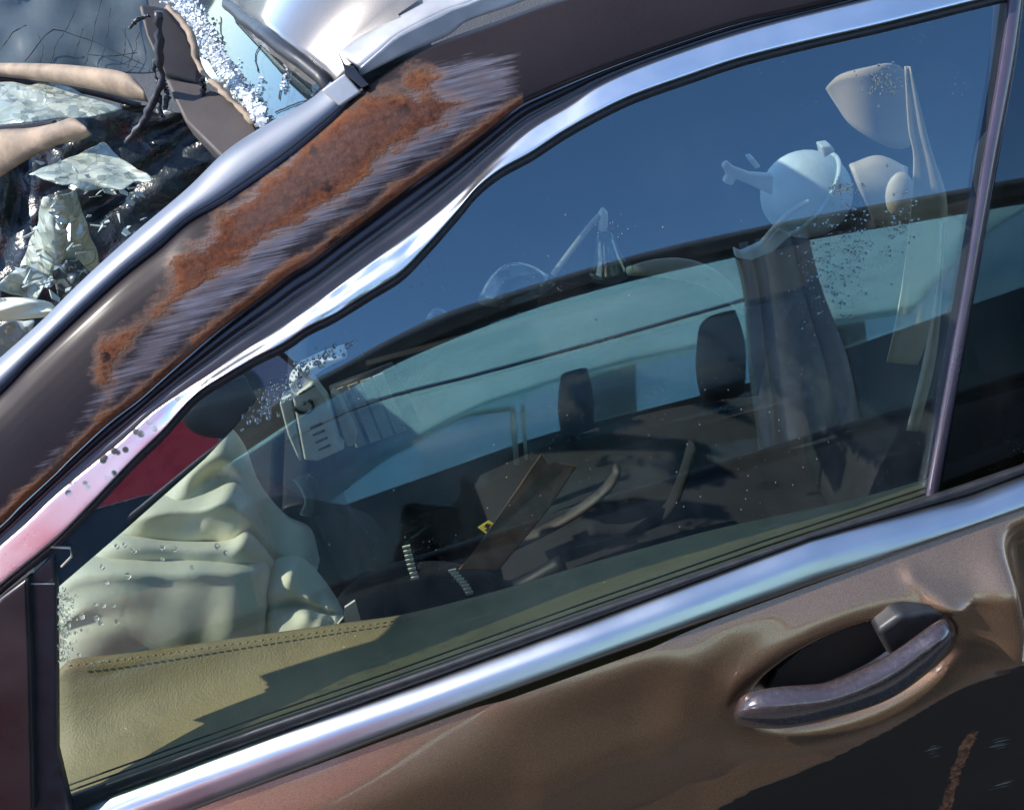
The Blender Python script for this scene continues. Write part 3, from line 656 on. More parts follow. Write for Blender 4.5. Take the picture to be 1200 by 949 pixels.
mb = MB(); mb.tube([PY(a + rng.normal(0, .8), b, y) for a, b, y in zip(*resample([(196,8),(222,38),(234,78),(262,108),(300,146)], 30).T, np.linspace(.555, .41, 30))], [.0035*rng.uniform(.5, 1.4) for _ in range(30)], 6); mb.build('torn_edge', M['arm'], VIS)
mb = MB(); mb.prism([PW(a, b, -.008) for a, b in ((228,64),(244,72),(254,90),(246,94),(232,98))], -WN * .003); mb.build('glass_flake', M['clear'], SCRN, smooth=False)
# broken trim arms
def arm(name, up, lo, Y0, Y1, th, label, mat=M['arm'], edge=None):
    t = thing(name, label, 'car trim', tuple(PY(*lo[0], Y0)), 'broken trim arms under the windscreen opening')
    A, B = resample(up, 40), resample(lo, 40); m = MB(); rows = []
    for i, (a, b) in enumerate(zip(A, B)):
        Y = Y0 + (Y1 - Y0) * i / 39; row = []
        for k in range(14):
            w = 2 * math.pi * k / 14; v = .5 - .5 * math.cos(w) ; q = a + (b - a) * v
            row.append(PY(q[0], q[1], Y - th * math.sin(w)))
        rows.append(row)
    m.grid(rows, close_v=True); m.f.append(tuple(range(14))); m.f.append(tuple(39*14 + k for k in range(14)))
    m.build('trim_shell', mat, t)
    if edge:
        m = MB(); m.tube([PY(a, b, Y0 - th * .6) for a, b in resample(edge, 30)], .005, 6); m.build('edge_seal', M['rubber'], t)
    return t
arm('broken_trim', [(-30,76),(0,74),(60,75),(110,79),(148,86),(168,104)], [(-30,86),(0,90),(60,97),(110,106),(150,116),(174,120)], .86, .66, .02, 'long curved beige trim arm above its shorter neighbour, reaching the torn visor', edge=[(-30,90),(0,92),(60,100),(110,109),(165,124)])
arm('broken_trim', [(-30,158),(0,152),(35,150),(62,145),(84,138),(98,146)], [(-30,226),(0,208),(38,184),(70,170),(96,164),(108,158)], .70, .60, .02, 'short beige and silver trim piece with snapped end above crazed glass', edge=[(-30,156),(0,153),(35,150),(66,145)])
# crumpled laminated windscreen sheet
def sheet(name, corners, nu, nv, Yf, mat, par, amp, seed, label=None, solid=.003):
    rg = np.random.default_rng(seed); a, b, c, d = map(np.array, corners); m = MB(); G = []
    for i in range(nu + 1):
        row = []
        for j in range(nv + 1):
            u, v = i / nu, j / nv
            q = (a*(1-u) + b*u)*(1-v) + (d*(1-u) + c*u)*v + rg.normal(0, 1, 2) * amp[0]
            row.append(PY(q[0], q[1], Yf(q[0], q[1]) + rg.normal(0, amp[1])))
        G.append(row)
    m.grid(G); o = m.build(name, mat, par, smooth=True, solid=solid, sub=1)
    if label: o['label'] = label
    return o
sheet('crazed_glass', [(-30,96),(60,96),(150,128),(-30,150)], 9, 5, lambda x, y: .78 - (y - 100) * .002, M['cracked'], SCRN, (2, .007), 3)
sheet('crazed_glass', [(30,205),(120,165),(180,215),(90,222)], 9, 6, lambda x, y: .62 - (y - 170) * .002, M['cracked'], SCRN, (2.5, .007), 4)
sheet('crazed_glass', [(-30,-20),(170,-20),(190,90),(-30,75)], 10, 6, lambda x, y: .98 - (y) * .001, M['dull_glass'], SCRN, (2, .008), 5)
sheet('crazed_glass', [(-30,170),(150,120),(330,150),(-10,470)], 16, 14, lambda x, y: .84 - (y - 170) * .0005, M['dark_glass'], SCRN, (3, .018), 6)
def peak(x, y): return .52 - .055 * math.exp(-((x - 68) / 22) ** 2) + .0006 * (y - 260)
sheet('crazed_glass', [(54,232),(88,222),(120,322),(22,322)], 9, 11, peak, M['cracked'], SCRN, (2.2, .006), 8)
sheet('crazed_glass', [(-6,335),(30,308),(62,322),(40,356)], 5, 4, lambda x, y: .48, M['cracked'], SCRN, (2, .01), 9)
sheet('crazed_glass', [(60,318),(88,300),(112,330),(70,360)], 5, 5, lambda x, y: .50, M['cracked_dark'], SCRN, (2, .012), 10)
sheet('crazed_glass', [(-20,384),(40,374),(30,410),(-20,430)], 5, 4, lambda x, y: .36, M['cracked'], SCRN, (2, .008), 11)
mb = MB()
for c in ([(58,76),(66,52),(80,30),(92,4)],[(84,76),(92,50),(98,34)],[(100,76),(108,46),(114,20),(120,-6)],[(118,78),(124,44),(130,10)],[(140,80),(146,58),(147,34)],[(150,80),(158,58),(163,38)],[(30,72),(60,36),(88,42),(112,50),(142,64),(168,76)],[(0,60),(14,40),(30,30)],[(100,64),(130,66),(160,62)],[(44,40),(50,58),(46,74)]):
    p = resample(c, 14); mb.tube([PY(a + rng.normal(0, .7), b, .95 - b * .001) for a, b in p], [.0006 * rng.uniform(.4, 1.5) for _ in p], 4)
mb.build('fracture_line', M['black'], SCRN)
shard_meshes = []
for k in range(6):
    n = rng.integers(4, 6); w = np.sort(rng.uniform(0, 2*math.pi, n)); r = rng.uniform(.7, 1.2, n)
    m = MB(); m.prism([(r[i]*math.cos(w[i]), r[i]*.7*math.sin(w[i]), 0) for i in range(n)], (0, 0, .16)); o = m.build('glass_shard', M['shard'], SCRN, smooth=False); shard_meshes.append(o.data); bpy.data.objects.remove(o)
for k in range(90):
    zone = [((80, 215), (150, 225), .60), ((40, 195), (170, 206), .58), ((100, 210), (165, 235), .58), ((62, 240), (95, 300), .44), ((30, 262), (60, 330), .50), ((20, 320), (70, 345), .45), ((95, 250), (170, 270), .62)][k % 7]
    f = rng.random(); x = zone[0][0] + (zone[1][0] - zone[0][0])*f; y = zone[0][1] + (zone[1][1] - zone[0][1])*f
    o = bpy.data.objects.new('glass_shard', shard_meshes[k % 6]); COL.objects.link(o); o.parent = SCRN
    o.location = PY(x + rng.normal(0, 7), y + rng.normal(0, 6), zone[2] + rng.normal(0, .012)); sc_ = rng.uniform(.004, .011); o.scale = (sc_*1.3, sc_, sc_)
    o.rotation_euler = (rng.normal(.35, .4), rng.normal(-.2, .4), rng.uniform(0, 6))
mb = MB(); A, B = resample([(-30,352),(0,349),(30,349),(58,354),(66,362)], 24), resample([(-30,382),(0,377),(30,374),(50,372),(64,370)], 24)
mb.grid([[PY(*(a + (b-a)*v), .42 - .02*math.sin(math.pi*v) - .006*math.sin(9*v + i*.4)) for v in np.linspace(0, 1, 9)] for i, (a, b) in enumerate(zip(A, B))])
mb.build('airbag_edge', M['airbag'], CAR, solid=.003)
mb = MB(); mb.prism([PY(a, b, 1.0) for a, b in ((-30,-30),(44,-30),(38,20),(28,29),(-30,30))], (0, .03, -.01)); FM = mb.build('far_mirror_mount', M['tan'], CAR, bevel=.008)
mb = MB(); mb.ball(PY(9, -3, .99), (.03, .014, .026)); mb.build('mirror_eye', M['black'], FM)

# --- cabin: floor, far side, dash, seats
mb = MB(); mb.box((.1, .85, .30), (2.6, 1.4, .04)); mb.build('cabin_floor', M['charcoal'], CAR)
mb = MB(); mb.box((.1, 1.56, .60), (2.6, .06, .62)); mb.build('far_door', M['dark'], CAR, bevel=.02)
mb = MB(); mb.box((1.30, .85, .65), (.06, 1.4, .7)); mb.build('rear_bench', M['charcoal'], CAR, bevel=.03)
DSH = MB(); DSH.grid([[(-.80 + .36*v, y, .80 + .13*math.sin(min(1, v*1.15)*math.pi*.62) - .25*max(0, v-.8)*4*.5) for v in np.linspace(0, 1, 16)] for y in np.linspace(.47, 1.5, 20)])
DSH = DSH.build('dashboard', M['dark'], CAR, solid=.02)
def seat(y):
    s = MB()
    s.grid([[(-.14 + .66*u, y + .46*(v-.5), .50 + .05*math.sin(math.pi*u) + .035*(2*abs(v-.5))**2 - (.06 if u in (0., 1.) else 0)) for v in np.linspace(0, 1, 13)] for u in np.linspace(0, 1, 13)])
    s.grid([[(.50 + .20*u - .05*math.sin(math.pi*u) - .04*(2*abs(v-.5))**3, y + (.46 - .08*u)*(v-.5), .52 + .36*u) for v in np.linspace(0, 1, 13)] for u in np.linspace(0, 1, 13)])
    o = s.build('seat', M['charcoal'], CAR, solid=.07)
    h = MB(); h.ball((.74, y, .96), (.05, .13, .09)); h.build('headrest', M['charcoal'], o)
    return o
seat(.46)
mb = MB(); mb.box((.1, .80, .45), (1.1, .18, .34)); mb.build('centre_console', M['dark'], CAR, bevel=.03)
mb = MB(); mb.box((-.34, .98, .55), (.04, 1.04, .44)); mb.build('knee_panel', M['dark'], CAR, bevel=.01)
mb = MB(); mb.grid([[(hx(.4) - .05 + 1.4*u, y, zs(hx(.4), .5) - .055 + .03*math.sin(math.pi*u)) for y in np.linspace(.30, 1.45, 24)] for u in np.linspace(.08, 1, 30)])
mb.f = [f for f in mb.f if not _sun_opening(f)]; mb.build('headliner', M['dark'], CAR, solid=.012)
# --- airbag (cream, folded)
mb = MB()
def pillow(top, bot, Y0, bulge, nu=56, nv=26, wr=0.0, ph=0.0, fold=(), tilt=0.03):
    A, B = resample(top, nu), resample(bot, nu); G = []
    for i in range(nu):
        u = i / (nu - 1); row = []
        for j in range(nv):
            v = j / (nv - 1); q = A[i] + (B[i] - A[i]) * v
            y = Y0 + tilt * (0.5 - v) - bulge * (1 - abs(2*v - 1) ** 2.6) ** .6 * (1 - abs(2*u - 1) ** 5)
            y += wr * (math.sin(9*u + 4*v + ph) * .6 + math.sin(17*u - 7*v + 2*ph) * .35 + math.sin(5*v + 23*u*u + ph) * .3) * math.sin(math.pi*v) ** .5
            for (fu, fv, su, sv2, h) in fold: y -= h * math.exp(-((u-fu)/su)**2 - ((v-fv)/sv2)**2)
            row.append(PY(q[0], q[1], y))
        G.append(row)
    mb.grid(G)
pillow([(52,712),(86,655),(200,651),(300,655),(317,668)], [(52,810),(100,812),(200,800),(300,780),(312,750)], .275, .040, wr=.003, tilt=.055, fold=((.5,.15,.6,.05,.008),(.25,.45,.2,.08,-.006),(.12,.40,.12,.05,.012)))
pillow([(96,648),(140,628),(200,633),(262,633),(288,622),(304,634),(320,655)], [(80,676),(150,676),(220,676),(312,682),(324,672)], .325, .040, wr=.002, ph=1, tilt=.0)
pillow([(128,604),(180,582),(240,575),(276,562),(300,588),(322,642)], [(104,660),(200,655),(300,655),(326,660)], .372, .050, wr=.005, ph=2, tilt=.02, fold=((.5,.3,.3,.1,.01),))
pillow([(180,575),(212,534),(244,506),(266,499),(286,520),(304,565),(332,600),(364,618),(375,655)], [(160,612),(230,612),(280,606),(300,640),(322,668),(350,672),(372,668)], .43, .070, wr=.012, ph=.6, tilt=.07, fold=((.35,.55,.10,.14,-.035),(.62,.5,.09,.3,.02),(.8,.4,.06,.3,-.02)))
pillow([(306,664),(332,652),(356,654),(382,682),(404,716)], [(296,765),(340,762),(380,750),(402,724)], .29, .035, wr=.007, ph=3, tilt=.10, fold=((.5,.5,.5,.05,-.02),(.3,.25,.1,.2,.012)))
mb.build('airbag', M['airbag'], CAR)['label'] = 'cream deflated airbag lying in folds against the door'
mb = MB(); mb.prism([PY(a, b, .24) for a, b in ((404,712),(416,704),(424,732),(404,738))], (0, .003, 0)); mb.build('paper_tab', M['white'], CARD, smooth=False)
# --- belt webbing and pillar trim on the far right of the window
ribs = MB(); A, B = resample([(1062,78),(1066,150),(1072,190),(1064,290),(1052,370),(1040,425)], 40), resample([(1068,80),(1090,170),(1110,236),(1103,305),(1090,385),(1076,428)], 40)
ribs.grid([[PY(*(a + (b-a)*v), .30 + .004*math.sin(6*v) ) for v in np.linspace(0, 1, 5)] for a, b in zip(A, B)]); ribs.build('seat_belt', M['belt'], CAR, solid=.002)
ribs = MB(); A, B = resample([(1103,262),(1098,330),(1082,420),(1062,504)], 30), resample([(1106,262),(1104,345),(1096,425),(1076,506)], 30)
ribs.grid([[PY(*(a + (b-a)*v), .26 - .008*math.sin(math.pi*v)) for v in np.linspace(0, 1, 5)] for a, b in zip(A, B)]); ribs.build('pillar_edge', M['pale'], CAR, solid=.003)
m2 = MB(); A, B = resample([(970,100),(985,87),(1015,79),(1046,75),(1060,95)], 16), resample([(984,118),(1002,146),(1034,170),(1060,172),(1069,150)], 16)
m2.grid([[PY(*(a + (b-a)*v), .40 - .03*math.sin(math.pi*u/15) ) for v in np.linspace(0, 1, 10)] for u, (a, b) in enumerate(zip(A, B))]); m2.build('pillar_trim', M['tan'], CAR, solid=.006)
m2 = MB(); A, B = resample([(996,192),(1030,182),(1064,196)], 16), resample([(1024,262),(1046,270),(1066,262)], 16)
m2.grid([[PY(*(a + (b-a)*v), .46 - .02*math.sin(math.pi*v)) for v in np.linspace(0, 1, 8)] for a, b in zip(A, B)]); m2.build('lower_pillar_trim', M['pale'], CAR, solid=.006)
m2 = MB(); m2.ball(PY(1054, 228, .40), (.018, .01, .03)); m2.build('coat_hook', M['pale'], CAR)
# --- seat bolster mesh caught by the sun
m2 = MB(); p = resample([(735,318),(770,314),(810,318),(845,335),(872,365)], 24); m2.tube([PY(a, b, .55) for a, b in p], [.006 + .010*math.sin(math.pi*i/23) for i in range(24)], 12); m2.build('seat_bolster', M['mesh'], CAR)

# ------------------------------------------------------------------ loose things in the cabin
# white slotted bracket
t = thing('plastic_bracket', 'white slotted plastic bracket lying on the dashboard behind beaded glass', 'bracket', tuple(PY(360, 540, .45)))
mb = MB(); mb.prism([PY(a, b, .45) for a, b in ((342,466),(366,448),(384,472),(396,520),(404,527),(372,541),(356,540))], (0, .035, -.01)); mb.build('face', M['white'], t, bevel=.004)
mb = MB(); mb.prism([PY(a, b, .452) for a, b in ((327,472),(341,467),(355,540),(351,542),(337,510))], (0, .04, -.01)); mb.build('flange', M['white'], t, bevel=.003)
mb = MB(); mb.prism([PY(a, b, .46) for a, b in ((338,452),(352,436),(378,424),(404,416),(408,420),(386,430),(370,440),(366,450),(344,464))], (0, .03, 0)); mb.build('hook', M['white'], t, bevel=.003)
for k in range(4):
    mb = MB(); x, y = 363 + 3.2*k, 501 + 8.5*k; mb.prism([PY(a, b, .4485) for a, b in ((x,y),(x+14,y-6),(x+15,y-4),(x+1,y+2))], (0, .006, 0)); mb.build('slot', M['black'], t, smooth=False)
mb = MB(); mb.tube([PY(356 + 11*math.cos(w), 476 + 8*math.sin(w), .447) for w in np.linspace(-1.0, 3.0, 20)], .0022, 6); mb.build('boss_ring', M['black'], t)
mb = MB(); mb.ball(PY(356, 473, .447), (.003, .003, .002)); mb.build('boss_hole', M['black'], t)
for k in range(3):
    mb = MB(); x, y = 350 + 5*k, 462 - 3*k; mb.tube([PY(x, y, .447), PY(x + 9, y - 4, .447)], .0012, 5); mb.build('rib', M['black'], t)
t = thing('plastic_fin', 'pale wedge shaped plastic fin beside the slotted bracket', 'plastic part', tuple(PY(410, 525, .47)))
mb = MB(); mb.prism([PY(a, b, .47) for a, b in ((386,460),(396,464),(418,512),(416,522),(406,524))], (0, .03, -.01)); mb.build('blade', M['pale'], t, bevel=.003)
# grille of fine slats
t = thing('vent_grille', 'fine slatted vent grille beside the white bracket', 'grille', tuple(PY(450, 500, .56)))
mb = MB()
for k in range(34):
    y = 458 + k * 2.0; x0 = 390 + k * .82
    for c in range(4): 
        xa = x0 + c * 15 + (c > 0) * 2; s = xa + 12
        mb.tube([PY(xa, y - c*5.5, .56), PY(s, y - c*5.5 - 4.6, .56)], .0009, 4)
o = mb.build('slats', M['pale'], t, smooth=False); o['kind'] = 'stuff'
mb = MB(); mb.prism([PY(a, b, .575) for a, b in ((386,456),(460,428),(492,494),(416,526))], (0, .01, 0)); mb.build('backing', M['dark'], t)
# clear shard under the bracket
mb = MB(); A, B = resample([(343,560),(352,572),(358,588),(352,603)], 14), resample([(360,556),(372,566),(374,590),(377,606)], 14)
mb.grid([[PY(*(a + (b-a)*v), .40 - .01*math.sin(math.pi*v)) for v in np.linspace(0, 1, 5)] for a, b in zip(A, B)])
tag(mb.build('clear_shard', M['clear'], None, solid=.002), 'curled clear plastic shard hanging below the slotted bracket', 'plastic shard')
# pale blue canister
t = thing('plastic_canister', 'pale blue round plastic canister with arms behind the window', 'canister', tuple(PY(945, 290, .55)))
C0 = PY(945, 228, .55); X = PY(1000, 262, .55) - PY(890, 196, .55); X = X / np.linalg.norm(X); Yv = np.array((0, 1., 0)); Z = np.cross(X, Yv); Z /= np.linalg.norm(Z); Yv = np.cross(Z, X)
MM = Matrix((X, Yv, Z)).transposed()
mb = MB(); mb.ball(C0, (.066, .05, .060), MM, 28, 18); mb.build('body', M['teal'], t)
mb = MB(); mb.tube([C0 + np.array(MM @ Vector((.0 , .051*math.sin(w), .062*math.cos(w)))) for w in np.linspace(0, 2*math.pi, 40)], .0035, 6); mb.build('seam_flange', M['teal'], t)
mb = MB(); mb.prism([PY(a, b, .50) for a, b in ((847,197),(853,190),(861,197),(880,204),(908,206),(906,230),(882,219),(863,211),(859,219),(848,215),(853,206))], (0, .012, 0)); mb.build('arm', M['teal'], t, bevel=.003)
mb = MB(); mb.prism([PY(a, b, .49) for a, b in ((861,292),(870,297),(894,286),(914,268),(928,276),(906,296),(881,306),(863,303))], (0, .012, 0)); mb.build('lower_arm', M['teal'], t, bevel=.003)
mb = MB(); mb.tube([PY(a, b, .485) for a, b in resample([(893,284),(912,262),(930,246),(948,236)], 14)], .0035, 8); mb.build('strap', M['white'], t)
mb = MB(); mb.prism([PY(a, b, .50) for a, b in ((962,172),(974,170),(980,178),(966,186))], (0, .02, 0)); mb.build('lug', M['teal'], t, bevel=.003)
mb = MB(); mb.prism([PY(a, b, .50) for a, b in ((878,188),(884,186),(892,196),(886,199))], (0, .02, 0)); mb.build('lug', M['teal'], t, bevel=.002)
# thin pole and clear cup
t = thing('clear_cup', 'small clear plastic cup with a pale rod leaning on it', 'cup', tuple(PY(700, 320, .45)))
mb = MB(); mb.tube([PY(a, b, .45) for a, b in resample([(648,322),(672,290),(694,262),(706,250)], 14)], .0042, 8); mb.build('rod', M['pale'], t)
mb = MB(); mb.tube([PY(a, b, .45) for a, b in resample([(706,244),(707,256),(706,270)], 6)], [.002,.006,.006,.006,.006,.005], 10); mb.build('rod_tip', M['white'], t)
mb = MB(); c = PY(712, 296, .47); mb.grid([[c + np.array((r*math.cos(w), r*math.sin(w), h)) for w in np.linspace(0, 2*math.pi, 20, endpoint=False)] for r, h in ((.006,.03),(.012,.02),(.018,.0),(.026,-.02),(.030,-.03))], close_v=True); mb.build('cup', M['clear'], t, solid=.0015)
# clear bowl shapes on the dash top
for q, r, lab in (((605,322), .036, 'clear plastic dome on the dash in the middle of the window'), ((512,352), .010, 'tiny clear plastic shard left of the plastic dome')):
    mb = MB(); c = PY(q[0], q[1] + 18, .50); mb.grid([[c + np.array((r*a*1.5*math.cos(w), r*a*math.sin(w), r*1.1*(1-a*a))) for w in np.linspace(0, 2*math.pi, 22, endpoint=False)] for a in (.05,.3,.55,.8,1.)], close_v=True)
    tag(mb.build('plastic_dome', M['clear'], None, solid=.0015), lab, 'plastic dome')
# brown board with the yellow sticker
t = thing('broken_board', 'long brown broken board with yellow warning sticker in the footwell', 'board', tuple(PY(560, 665, .30)))
mb = MB(); mb.prism([PY(a, b, y) for a, b, y in ((536,668,.27),(560,640,.28),(634,531,.36),(642,545,.36),(652,541,.36),(676,546,.36),(640,600,.32),(584,668,.27))], (0, .012, -.012)); mb.build('panel', M['board'], t, bevel=.002)
def on_board(a, b): return PY(a, b, np.interp(b, [531, 668], [.36, .27]) - .0025)
mb = MB(); mb.prism([on_board(a, b) for a, b in ((560,618),(573,610),(585,617),(572,627))], (0, .001, 0)); STK = mb.build('sticker', M['yellow'], t, smooth=False)
mb = MB(); mb.prism([on_board(a, b) - np.array((0, .0006, 0)) for a, b in ((570,613),(575,614),(573,618),(577,620),(572,624),(568,621),(571,618),(567,617))], (0, .0004, 0)); mb.build('sticker_symbol', M['black'], STK, smooth=False)
# ribbed strips
for pts, lab in (([(476,640),(479,652),(482,664),(486,676)], 'cream ribbed strip standing left of the brown board'), ([(530,668),(537,676),(544,684),(550,694)], 'cream ribbed strip lying at the foot of the brown board')):
    t = thing('ribbed_strip', lab, 'strip', tuple(PY(*pts[-1], .24)), 'ribbed strips in the footwell')
    for a, b in resample(pts, 8):
        mb = MB(); mb.prism([PY(a - 4.5, b + 1, .24), PY(a + 4.5, b - 1, .24), PY(a + 5, b + 1.6, .24), PY(a - 4, b + 3.4, .24)], (0, .002, 0)); mb.build('rib', M['airbag'], t, smooth=False)
# steering wheel seen low in the cabin
t = thing('steering_wheel', 'dark steering wheel rim low behind the door card', 'steering wheel', tuple(PY(480, 690, .36)))
p = resample([(395,720),(420,690),(460,674),(510,668),(560,676),(600,690),(660,660)], 40); mb = MB(); mb.tube([PY(a, b, .34) for a, b in p], .013, 10); mb.build('rim', M['dark'], t)
# twisted dark trim by the seat
for pts, r, y, lab in (([(600,640),(650,615),(690,590),(716,566),(724,548)], .011, .42, 'dark curved trim bar behind the brown board'), ([(690,620),(740,620),(780,600),(800,560),(812,520)], .012, .36, 'dark ribbed trim sweeping up to the seat')):
    p = resample(pts, 24); mb = MB(); mb.tube([PY(a, b, y) for a, b in p], r, 8, flat=.5); tag(mb.build('curved_trim', M['charcoal'] if y < .40 else M['visor'], None), lab, 'car trim')

# ------------------------------------------------------------------ water beads and crumbs on the glass
def beads(name, spots, mat, label, parent, off=-.0004, squash=.5):
    m = MB()
    for (x, y, r) in spots:
        c = PG(x, y, off + .006); up = GN; a = np.array((1., 0, 0)); b = np.cross(up, a); k = 7; G = []
        for th in (0.12, .55, 1.0, 1.5):
            G.append([c + r * (math.sin(th) * (a*math.cos(w)*1.0 + b*math.sin(w)*1.2)) + up * (r * squash * math.cos(th)) for w in np.linspace(0, 2*math.pi, k, endpoint=False)])
        m.grid(G, close_v=True); m.f.append(tuple(len(m.v) - 4*k + j for j in range(k)))
    o = m.build(name, mat, parent); o['kind'] = 'stuff'
    if label: o['label'] = label
    return o
sp = []
path = resample([(295,492),(312,474),(330,456),(352,438),(375,420),(398,408)], 60)
for k in range(190):
    q = path[rng.integers(60)]; sp.append((q[0] + rng.normal(0, 8), q[1] + rng.normal(0, 5.5), rng.choice((.0008, .0012, .0018, .0026), p=(.35, .35, .2, .1))))
for k in range(170): sp.append((68 + abs(rng.normal(0, 9)), rng.uniform(692, 775), rng.choice((.0008, .0013, .0019), p=(.5, .3, .2))))
for x, y in ((112,708),(121,709),(133,709),(80,724),(96,722),(113,724),(118,730),(137,728),(158,586+60),(75,690),(120,664),(150,675),(125,683),(190,655),(225,665),(84,703),(137,640),(146,638),(155,644),(190,641),(205,643),(255,640),(265,648)): sp.append((x, y, rng.uniform(.0018, .0036)))
for k in range(230): sp.append((rng.normal(972, 22), rng.normal(312, 34), rng.choice((.0006, .0010, .0015), p=(.5, .35, .15))))
for k in range(60): sp.append((rng.normal(1005, 7), rng.uniform(215, 320), rng.choice((.0007, .0012))))
for k in range(70): sp.append((rng.normal(1035, 16), rng.normal(98, 10), rng.choice((.0008, .0014))))
for k in range(60): sp.append((rng.normal(1052, 12), rng.normal(262, 22), rng.choice((.0007, .0013))))
for k in range(50): sp.append((rng.normal(985, 9), rng.normal(222, 5), rng.choice((.0008, .0013))))
for k in range(70): sp.append((rng.uniform(420, 1080), rng.uniform(230, 690), rng.choice((.0004, .0007, .0011), p=(.6, .3, .1))))
sp = [s for s in sp if s[1] > np.interp(s[0], [p[0] for p in CH_L], [p[1] for p in CH_L]) + 14 and s[1] < belt_s(s[0]) - 12]
WG = [o for o in DOOR.children if o.name.startswith('window_glass')][0]
beads('water_beads', sp, M['water'], 'water beads on the window', DOOR)
sp = [(rng.uniform(420, 1080), rng.uniform(240, 690), rng.choice((.0003, .0005, .0009), p=(.6, .3, .1))) for k in range(45)]
for cx, cy, n, s in ((720, 270, 14, 10), (495, 330, 10, 22), (985, 222, 18, 4), (660, 560, 14, 60), (870, 560, 22, 60), (880, 470, 14, 50), (450, 620, 10, 40), (600, 300, 10, 50)):
    sp += [(rng.normal(cx, s), rng.normal(cy, s * .6), rng.choice((.0003, .0006))) for k in range(n)]
sp = [s for s in sp if s[1] > np.interp(s[0], [p[0] for p in CH_L], [p[1] for p in CH_L]) + 14 and s[1] < belt_s(s[0]) - 12]
beads('dust_specks', sp, M['grit'], 'pale specks of grit on the window', DOOR, squash=.7)

# ------------------------------------------------------------------ the neighbour, seen mirrored in the window
NY, FYn = -1.30, -2.75
NB = thing('parked_car', 'brown car parked alongside, mirrored with its pillars in the door window', 'car', (0.3, -2.0, 0))
NU = [(150,600),(230,535),(275,503),(330,462),(400,425),(450,397),(520,364),(580,345),(640,326),(760,292),(880,265),(1000,242),(1160,213),(1300,188)]
NL = [(150,630),(235,556),(285,520),(340,484),(400,450),(470,414),(560,376),(650,345),(760,315),(880,288),(950,271),(1160,236),(1300,212)]
A, B = resample(NU, 70), resample(NL, 70)
mb = MB(); mb.grid([[RF(*(a + (b-a)*v), NY) + np.array((0, y, 0)) for v, y in ((0., -.06), (.08, -.01), (.3, .012), (.55, .010), (.6, .0), (.9, .0), (1.0, -.01), (1.0, -.08))] for a, b in zip(A, B)])
mb.build('roof_rail', M['nb_paint'], NB)
roofline = [RF(a, b, NY) for a, b in resample(NU, 50)]
mb = MB(); mb.grid([[np.array((p[0], NY - .06 - (NY - FYn - .1)*v, p[2] + .05*math.sin(math.pi*v))) for v in np.linspace(0, 1, 10)] for p in roofline]); mb.build('added_glass_roof', M['added_roof_glass'], NB, solid=.005)  # glass roof made up to brighten the mirrored windows
mb = MB(); A, B = resample([(866,286),(878,340),(884,420),(898,535)], 20), resample([(950,268),(968,340),(998,420),(1016,510)], 20)
mb.grid([[RF(*(a + (b-a)*v), NY) + np.array((0, y, 0)) for v, y in ((0., -.06), (.02, .0), (.14, .004), (.17, -.008), (.22, -.008), (.25, .006), (.72, .006), (.75, -.006), (.80, -.006), (.83, .004), (.98, .0), (1., -.06))] for a, b in zip(A, B)]); mb.build('centre_pillar', M['nb_paint'], NB)
def nbelt(px): return np.interp(px, [100, 400, 900, 1300], [790, 690, 535, 415])
mb = MB(); rows = []
for px in np.linspace(60, 1320, 50):
    p = RF(px, nbelt(px), NY); rows.append([p + np.array((0, -.05, .0)), p + np.array((0, .0, .0)), p + np.array((0, .035, -.05)), p + np.array((0, .06, -.2)), p + np.array((0, .05, -.4)), np.array((p[0], NY + .0, .30))])
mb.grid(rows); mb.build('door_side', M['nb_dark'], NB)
mb = MB(); mb.tube([RF(px, nbelt(px) - 4, NY) + np.array((0, .006, 0)) for px in np.linspace(100, 1300, 40)], .009, 8); mb.build('belt_trim', M['rubber'], NB)
mb = MB(); c = RF(258, 470, NY + .18); mb.ball(c, (.10, .055, .085), None, 20, 12); mb.build('door_mirror', M['nb_paint'], NB)
wl_ = [(a, b) for a, b in NL if 280 < a < 880]
mb = MB(); mb.prism([RF(a, b, NY - .03) for a, b in [(230,560)] + wl_ + [(880,288),(886,420),(900,535),(400,692),(160,770)]], (0, -.004, 0)); mb.build('side_window', M['other_glass'], NB, smooth=False)
mb = MB(); mb.prism([RF(a, b, NY - .03) for a, b in ((955,270),(1160,238),(1300,214),(1300,420),(1018,508),(996,410),(972,330))], (0, -.004, 0)); mb.build('side_window', M['other_glass'], NB, smooth=False)
# far side of the neighbour: low wall, pillars, bright window rim
def nfar(px): return np.interp(px, [0, 400, 640, 880, 1160, 1300], [690, 596, 512, 452, 352, 305])
mb = MB(); mb.grid([[RF(px, nfar(px), FYn) + np.array((0, 0, 0)), RF(px, nfar(px), FYn) * np.array((1, 1, 0)) + np.array((0, 0, .25))] for px in np.linspace(60, 1320, 30)]); mb.build('far_side', M['dark'], NB, solid=.05)
for poly in ([(690,395),(745,382),(748,500),(688,520)], [(900,340),(1010,310),(1020,420),(905,460)]):
    mb = MB(); mb.prism([RF(a, b, FYn) for a, b in poly], (0, -.05, 0)); mb.build('far_pillar', M['dark'], NB, bevel=.01)
mb = MB(); mb.grid([[RF(px, nfar(px), FYn + .03) + np.array((0, .10*v, .34*v)) for v in (0, .5, 1)] for px in np.linspace(60, 1320, 24)]); mb.build('far_windows', M['far_glass'], NB, solid=.004)
mb = MB(); mb.prism([RF(a, b, -1.95) for a, b in ((150,700),(190,625),(250,592),(330,580),(400,592),(440,640),(420,720),(180,800))], (0, -.5, 0)); mb.build('dashboard', M['dark'], NB, bevel=.03)
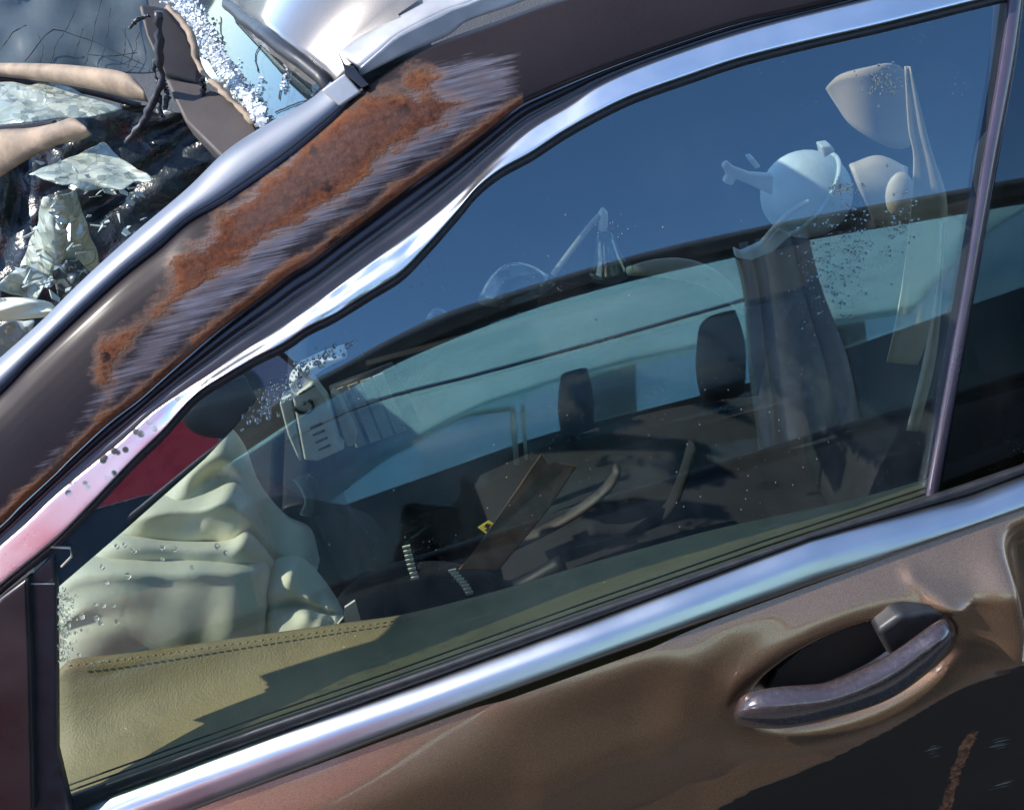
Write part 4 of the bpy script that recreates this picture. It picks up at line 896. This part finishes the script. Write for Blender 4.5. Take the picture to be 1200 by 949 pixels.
mb = MB(); mb.tube([RF(a, b, FYn + .06) for a, b in resample([(392,556),(430,526),(480,503),(540,488),(598,480)], 20)], .010, 8); mb.tube([RF(a, b, FYn + .06) for a, b in ((600,478),(603,510),(606,546))], .010, 8); mb.tube([RF(a, b, FYn + .06) for a, b in ((612,476),(615,510),(617,540))], .007, 8); mb.build('far_window_rim', M['white'], NB)
mb = MB(); mb.tube([RF(a, b, NY + .004) for a, b in resample([(330,520),(430,474),(560,440),(700,402),(874,352)], 30)], .0045, 10); mb.build('window_divider', M['chrome_clean'], NB)
for (hx0, hy0, s_) in ((836,425,1.0),(668,480,.8)):
    c = RF(hx0, hy0, -2.05); mb = MB(); rows = []
    for v in np.linspace(0, 1, 9):
        r = .055 + .03 * math.sin(math.pi * (.15 + .75*v)); rows.append([c + s_ * np.array((.07*math.copysign(abs(math.cos(w))**.6, math.cos(w))*(r/.085) + .05*v, .15*math.copysign(abs(math.sin(w))**.6, math.sin(w))*(.7 + .3*math.sin(math.pi*v)), -.12 + .24*v)) for w in np.linspace(0, 2*math.pi, 20, endpoint=False)])
    mb.grid(rows, close_v=True); mb.f.append(tuple(range(20))); mb.f.append(tuple(160 + k for k in range(20)))
    for dy in (-.06, .06): mb.tube([c + np.array((0, dy, -.08)), c + np.array((-.03, dy, -.28))], .008, 6)
    mb.grid([[c + np.array((.10*math.cos(w)*r - .03 - h*.25, .27*math.copysign(abs(math.sin(w))**.7, math.sin(w))*r, -.20 - h)) for w in np.linspace(0, 2*math.pi, 20, endpoint=False)] for r, h in ((.2, 0), (.75, .01), (1., .10), (1.05, .6))], close_v=True)
    mb.build('seat', M['charcoal'], NB)
# ------------------------------------------------------------------ red car ahead of it
RC = thing('red_van', 'red van standing ahead of the brown car, mirrored in the front of the window', 'van', (-1.8, -2.2, 0))
RY = -1.55
RX = [RF(a, b, RY) for a, b in ((95,602),(245,516),(215,470),(60,560))]
x1 = max(p[0] for p in RX); z0 = RX[0][2]; z1 = max(p[2] for p in RX)
def rside(x0, x1, za, zb_, y0, y1): return [[(x, y0 + (y1-y0)*v, za + (zb_-za)*v) for v in np.linspace(0, 1, 6)] for x in np.linspace(x0, x1, 12)]
mb = MB(); mb.grid(rside(-4.2, x1, z0, z1 + .35, RY, RY - .38)); mb.grid([[(x, y, z1 + .35 + .04*math.sin((RY-y)*1.6)) for y in np.linspace(RY - .38, RY - 1.7, 8)] for x in np.linspace(-4.2, x1, 8)])
mb.grid([[(x1, y, z) for y in np.linspace(RY - .1, RY - 1.7, 6)] for z in np.linspace(.5, z1 + .35, 6)]); RB = mb.build('upper_body', M['red'], RC)
mb = MB(); mb.grid(rside(-4.2, x1, .35, z0 - .24, RY + .02, RY + .05)); mb.build('lower_body', M['red'], RC)
mb = MB(); mb.grid(rside(-4.2, x1, z0 - .24, z0, RY, RY - .01)); mb.build('side_window', M['purple'], RC)
for wx in (-3.5, -1.9):
    mb = MB(); mb.tube([(wx, RY + .03, .33), (wx, RY - .2, .33)], .33, 28); mb.build('wheel', M['rubber'], RC)
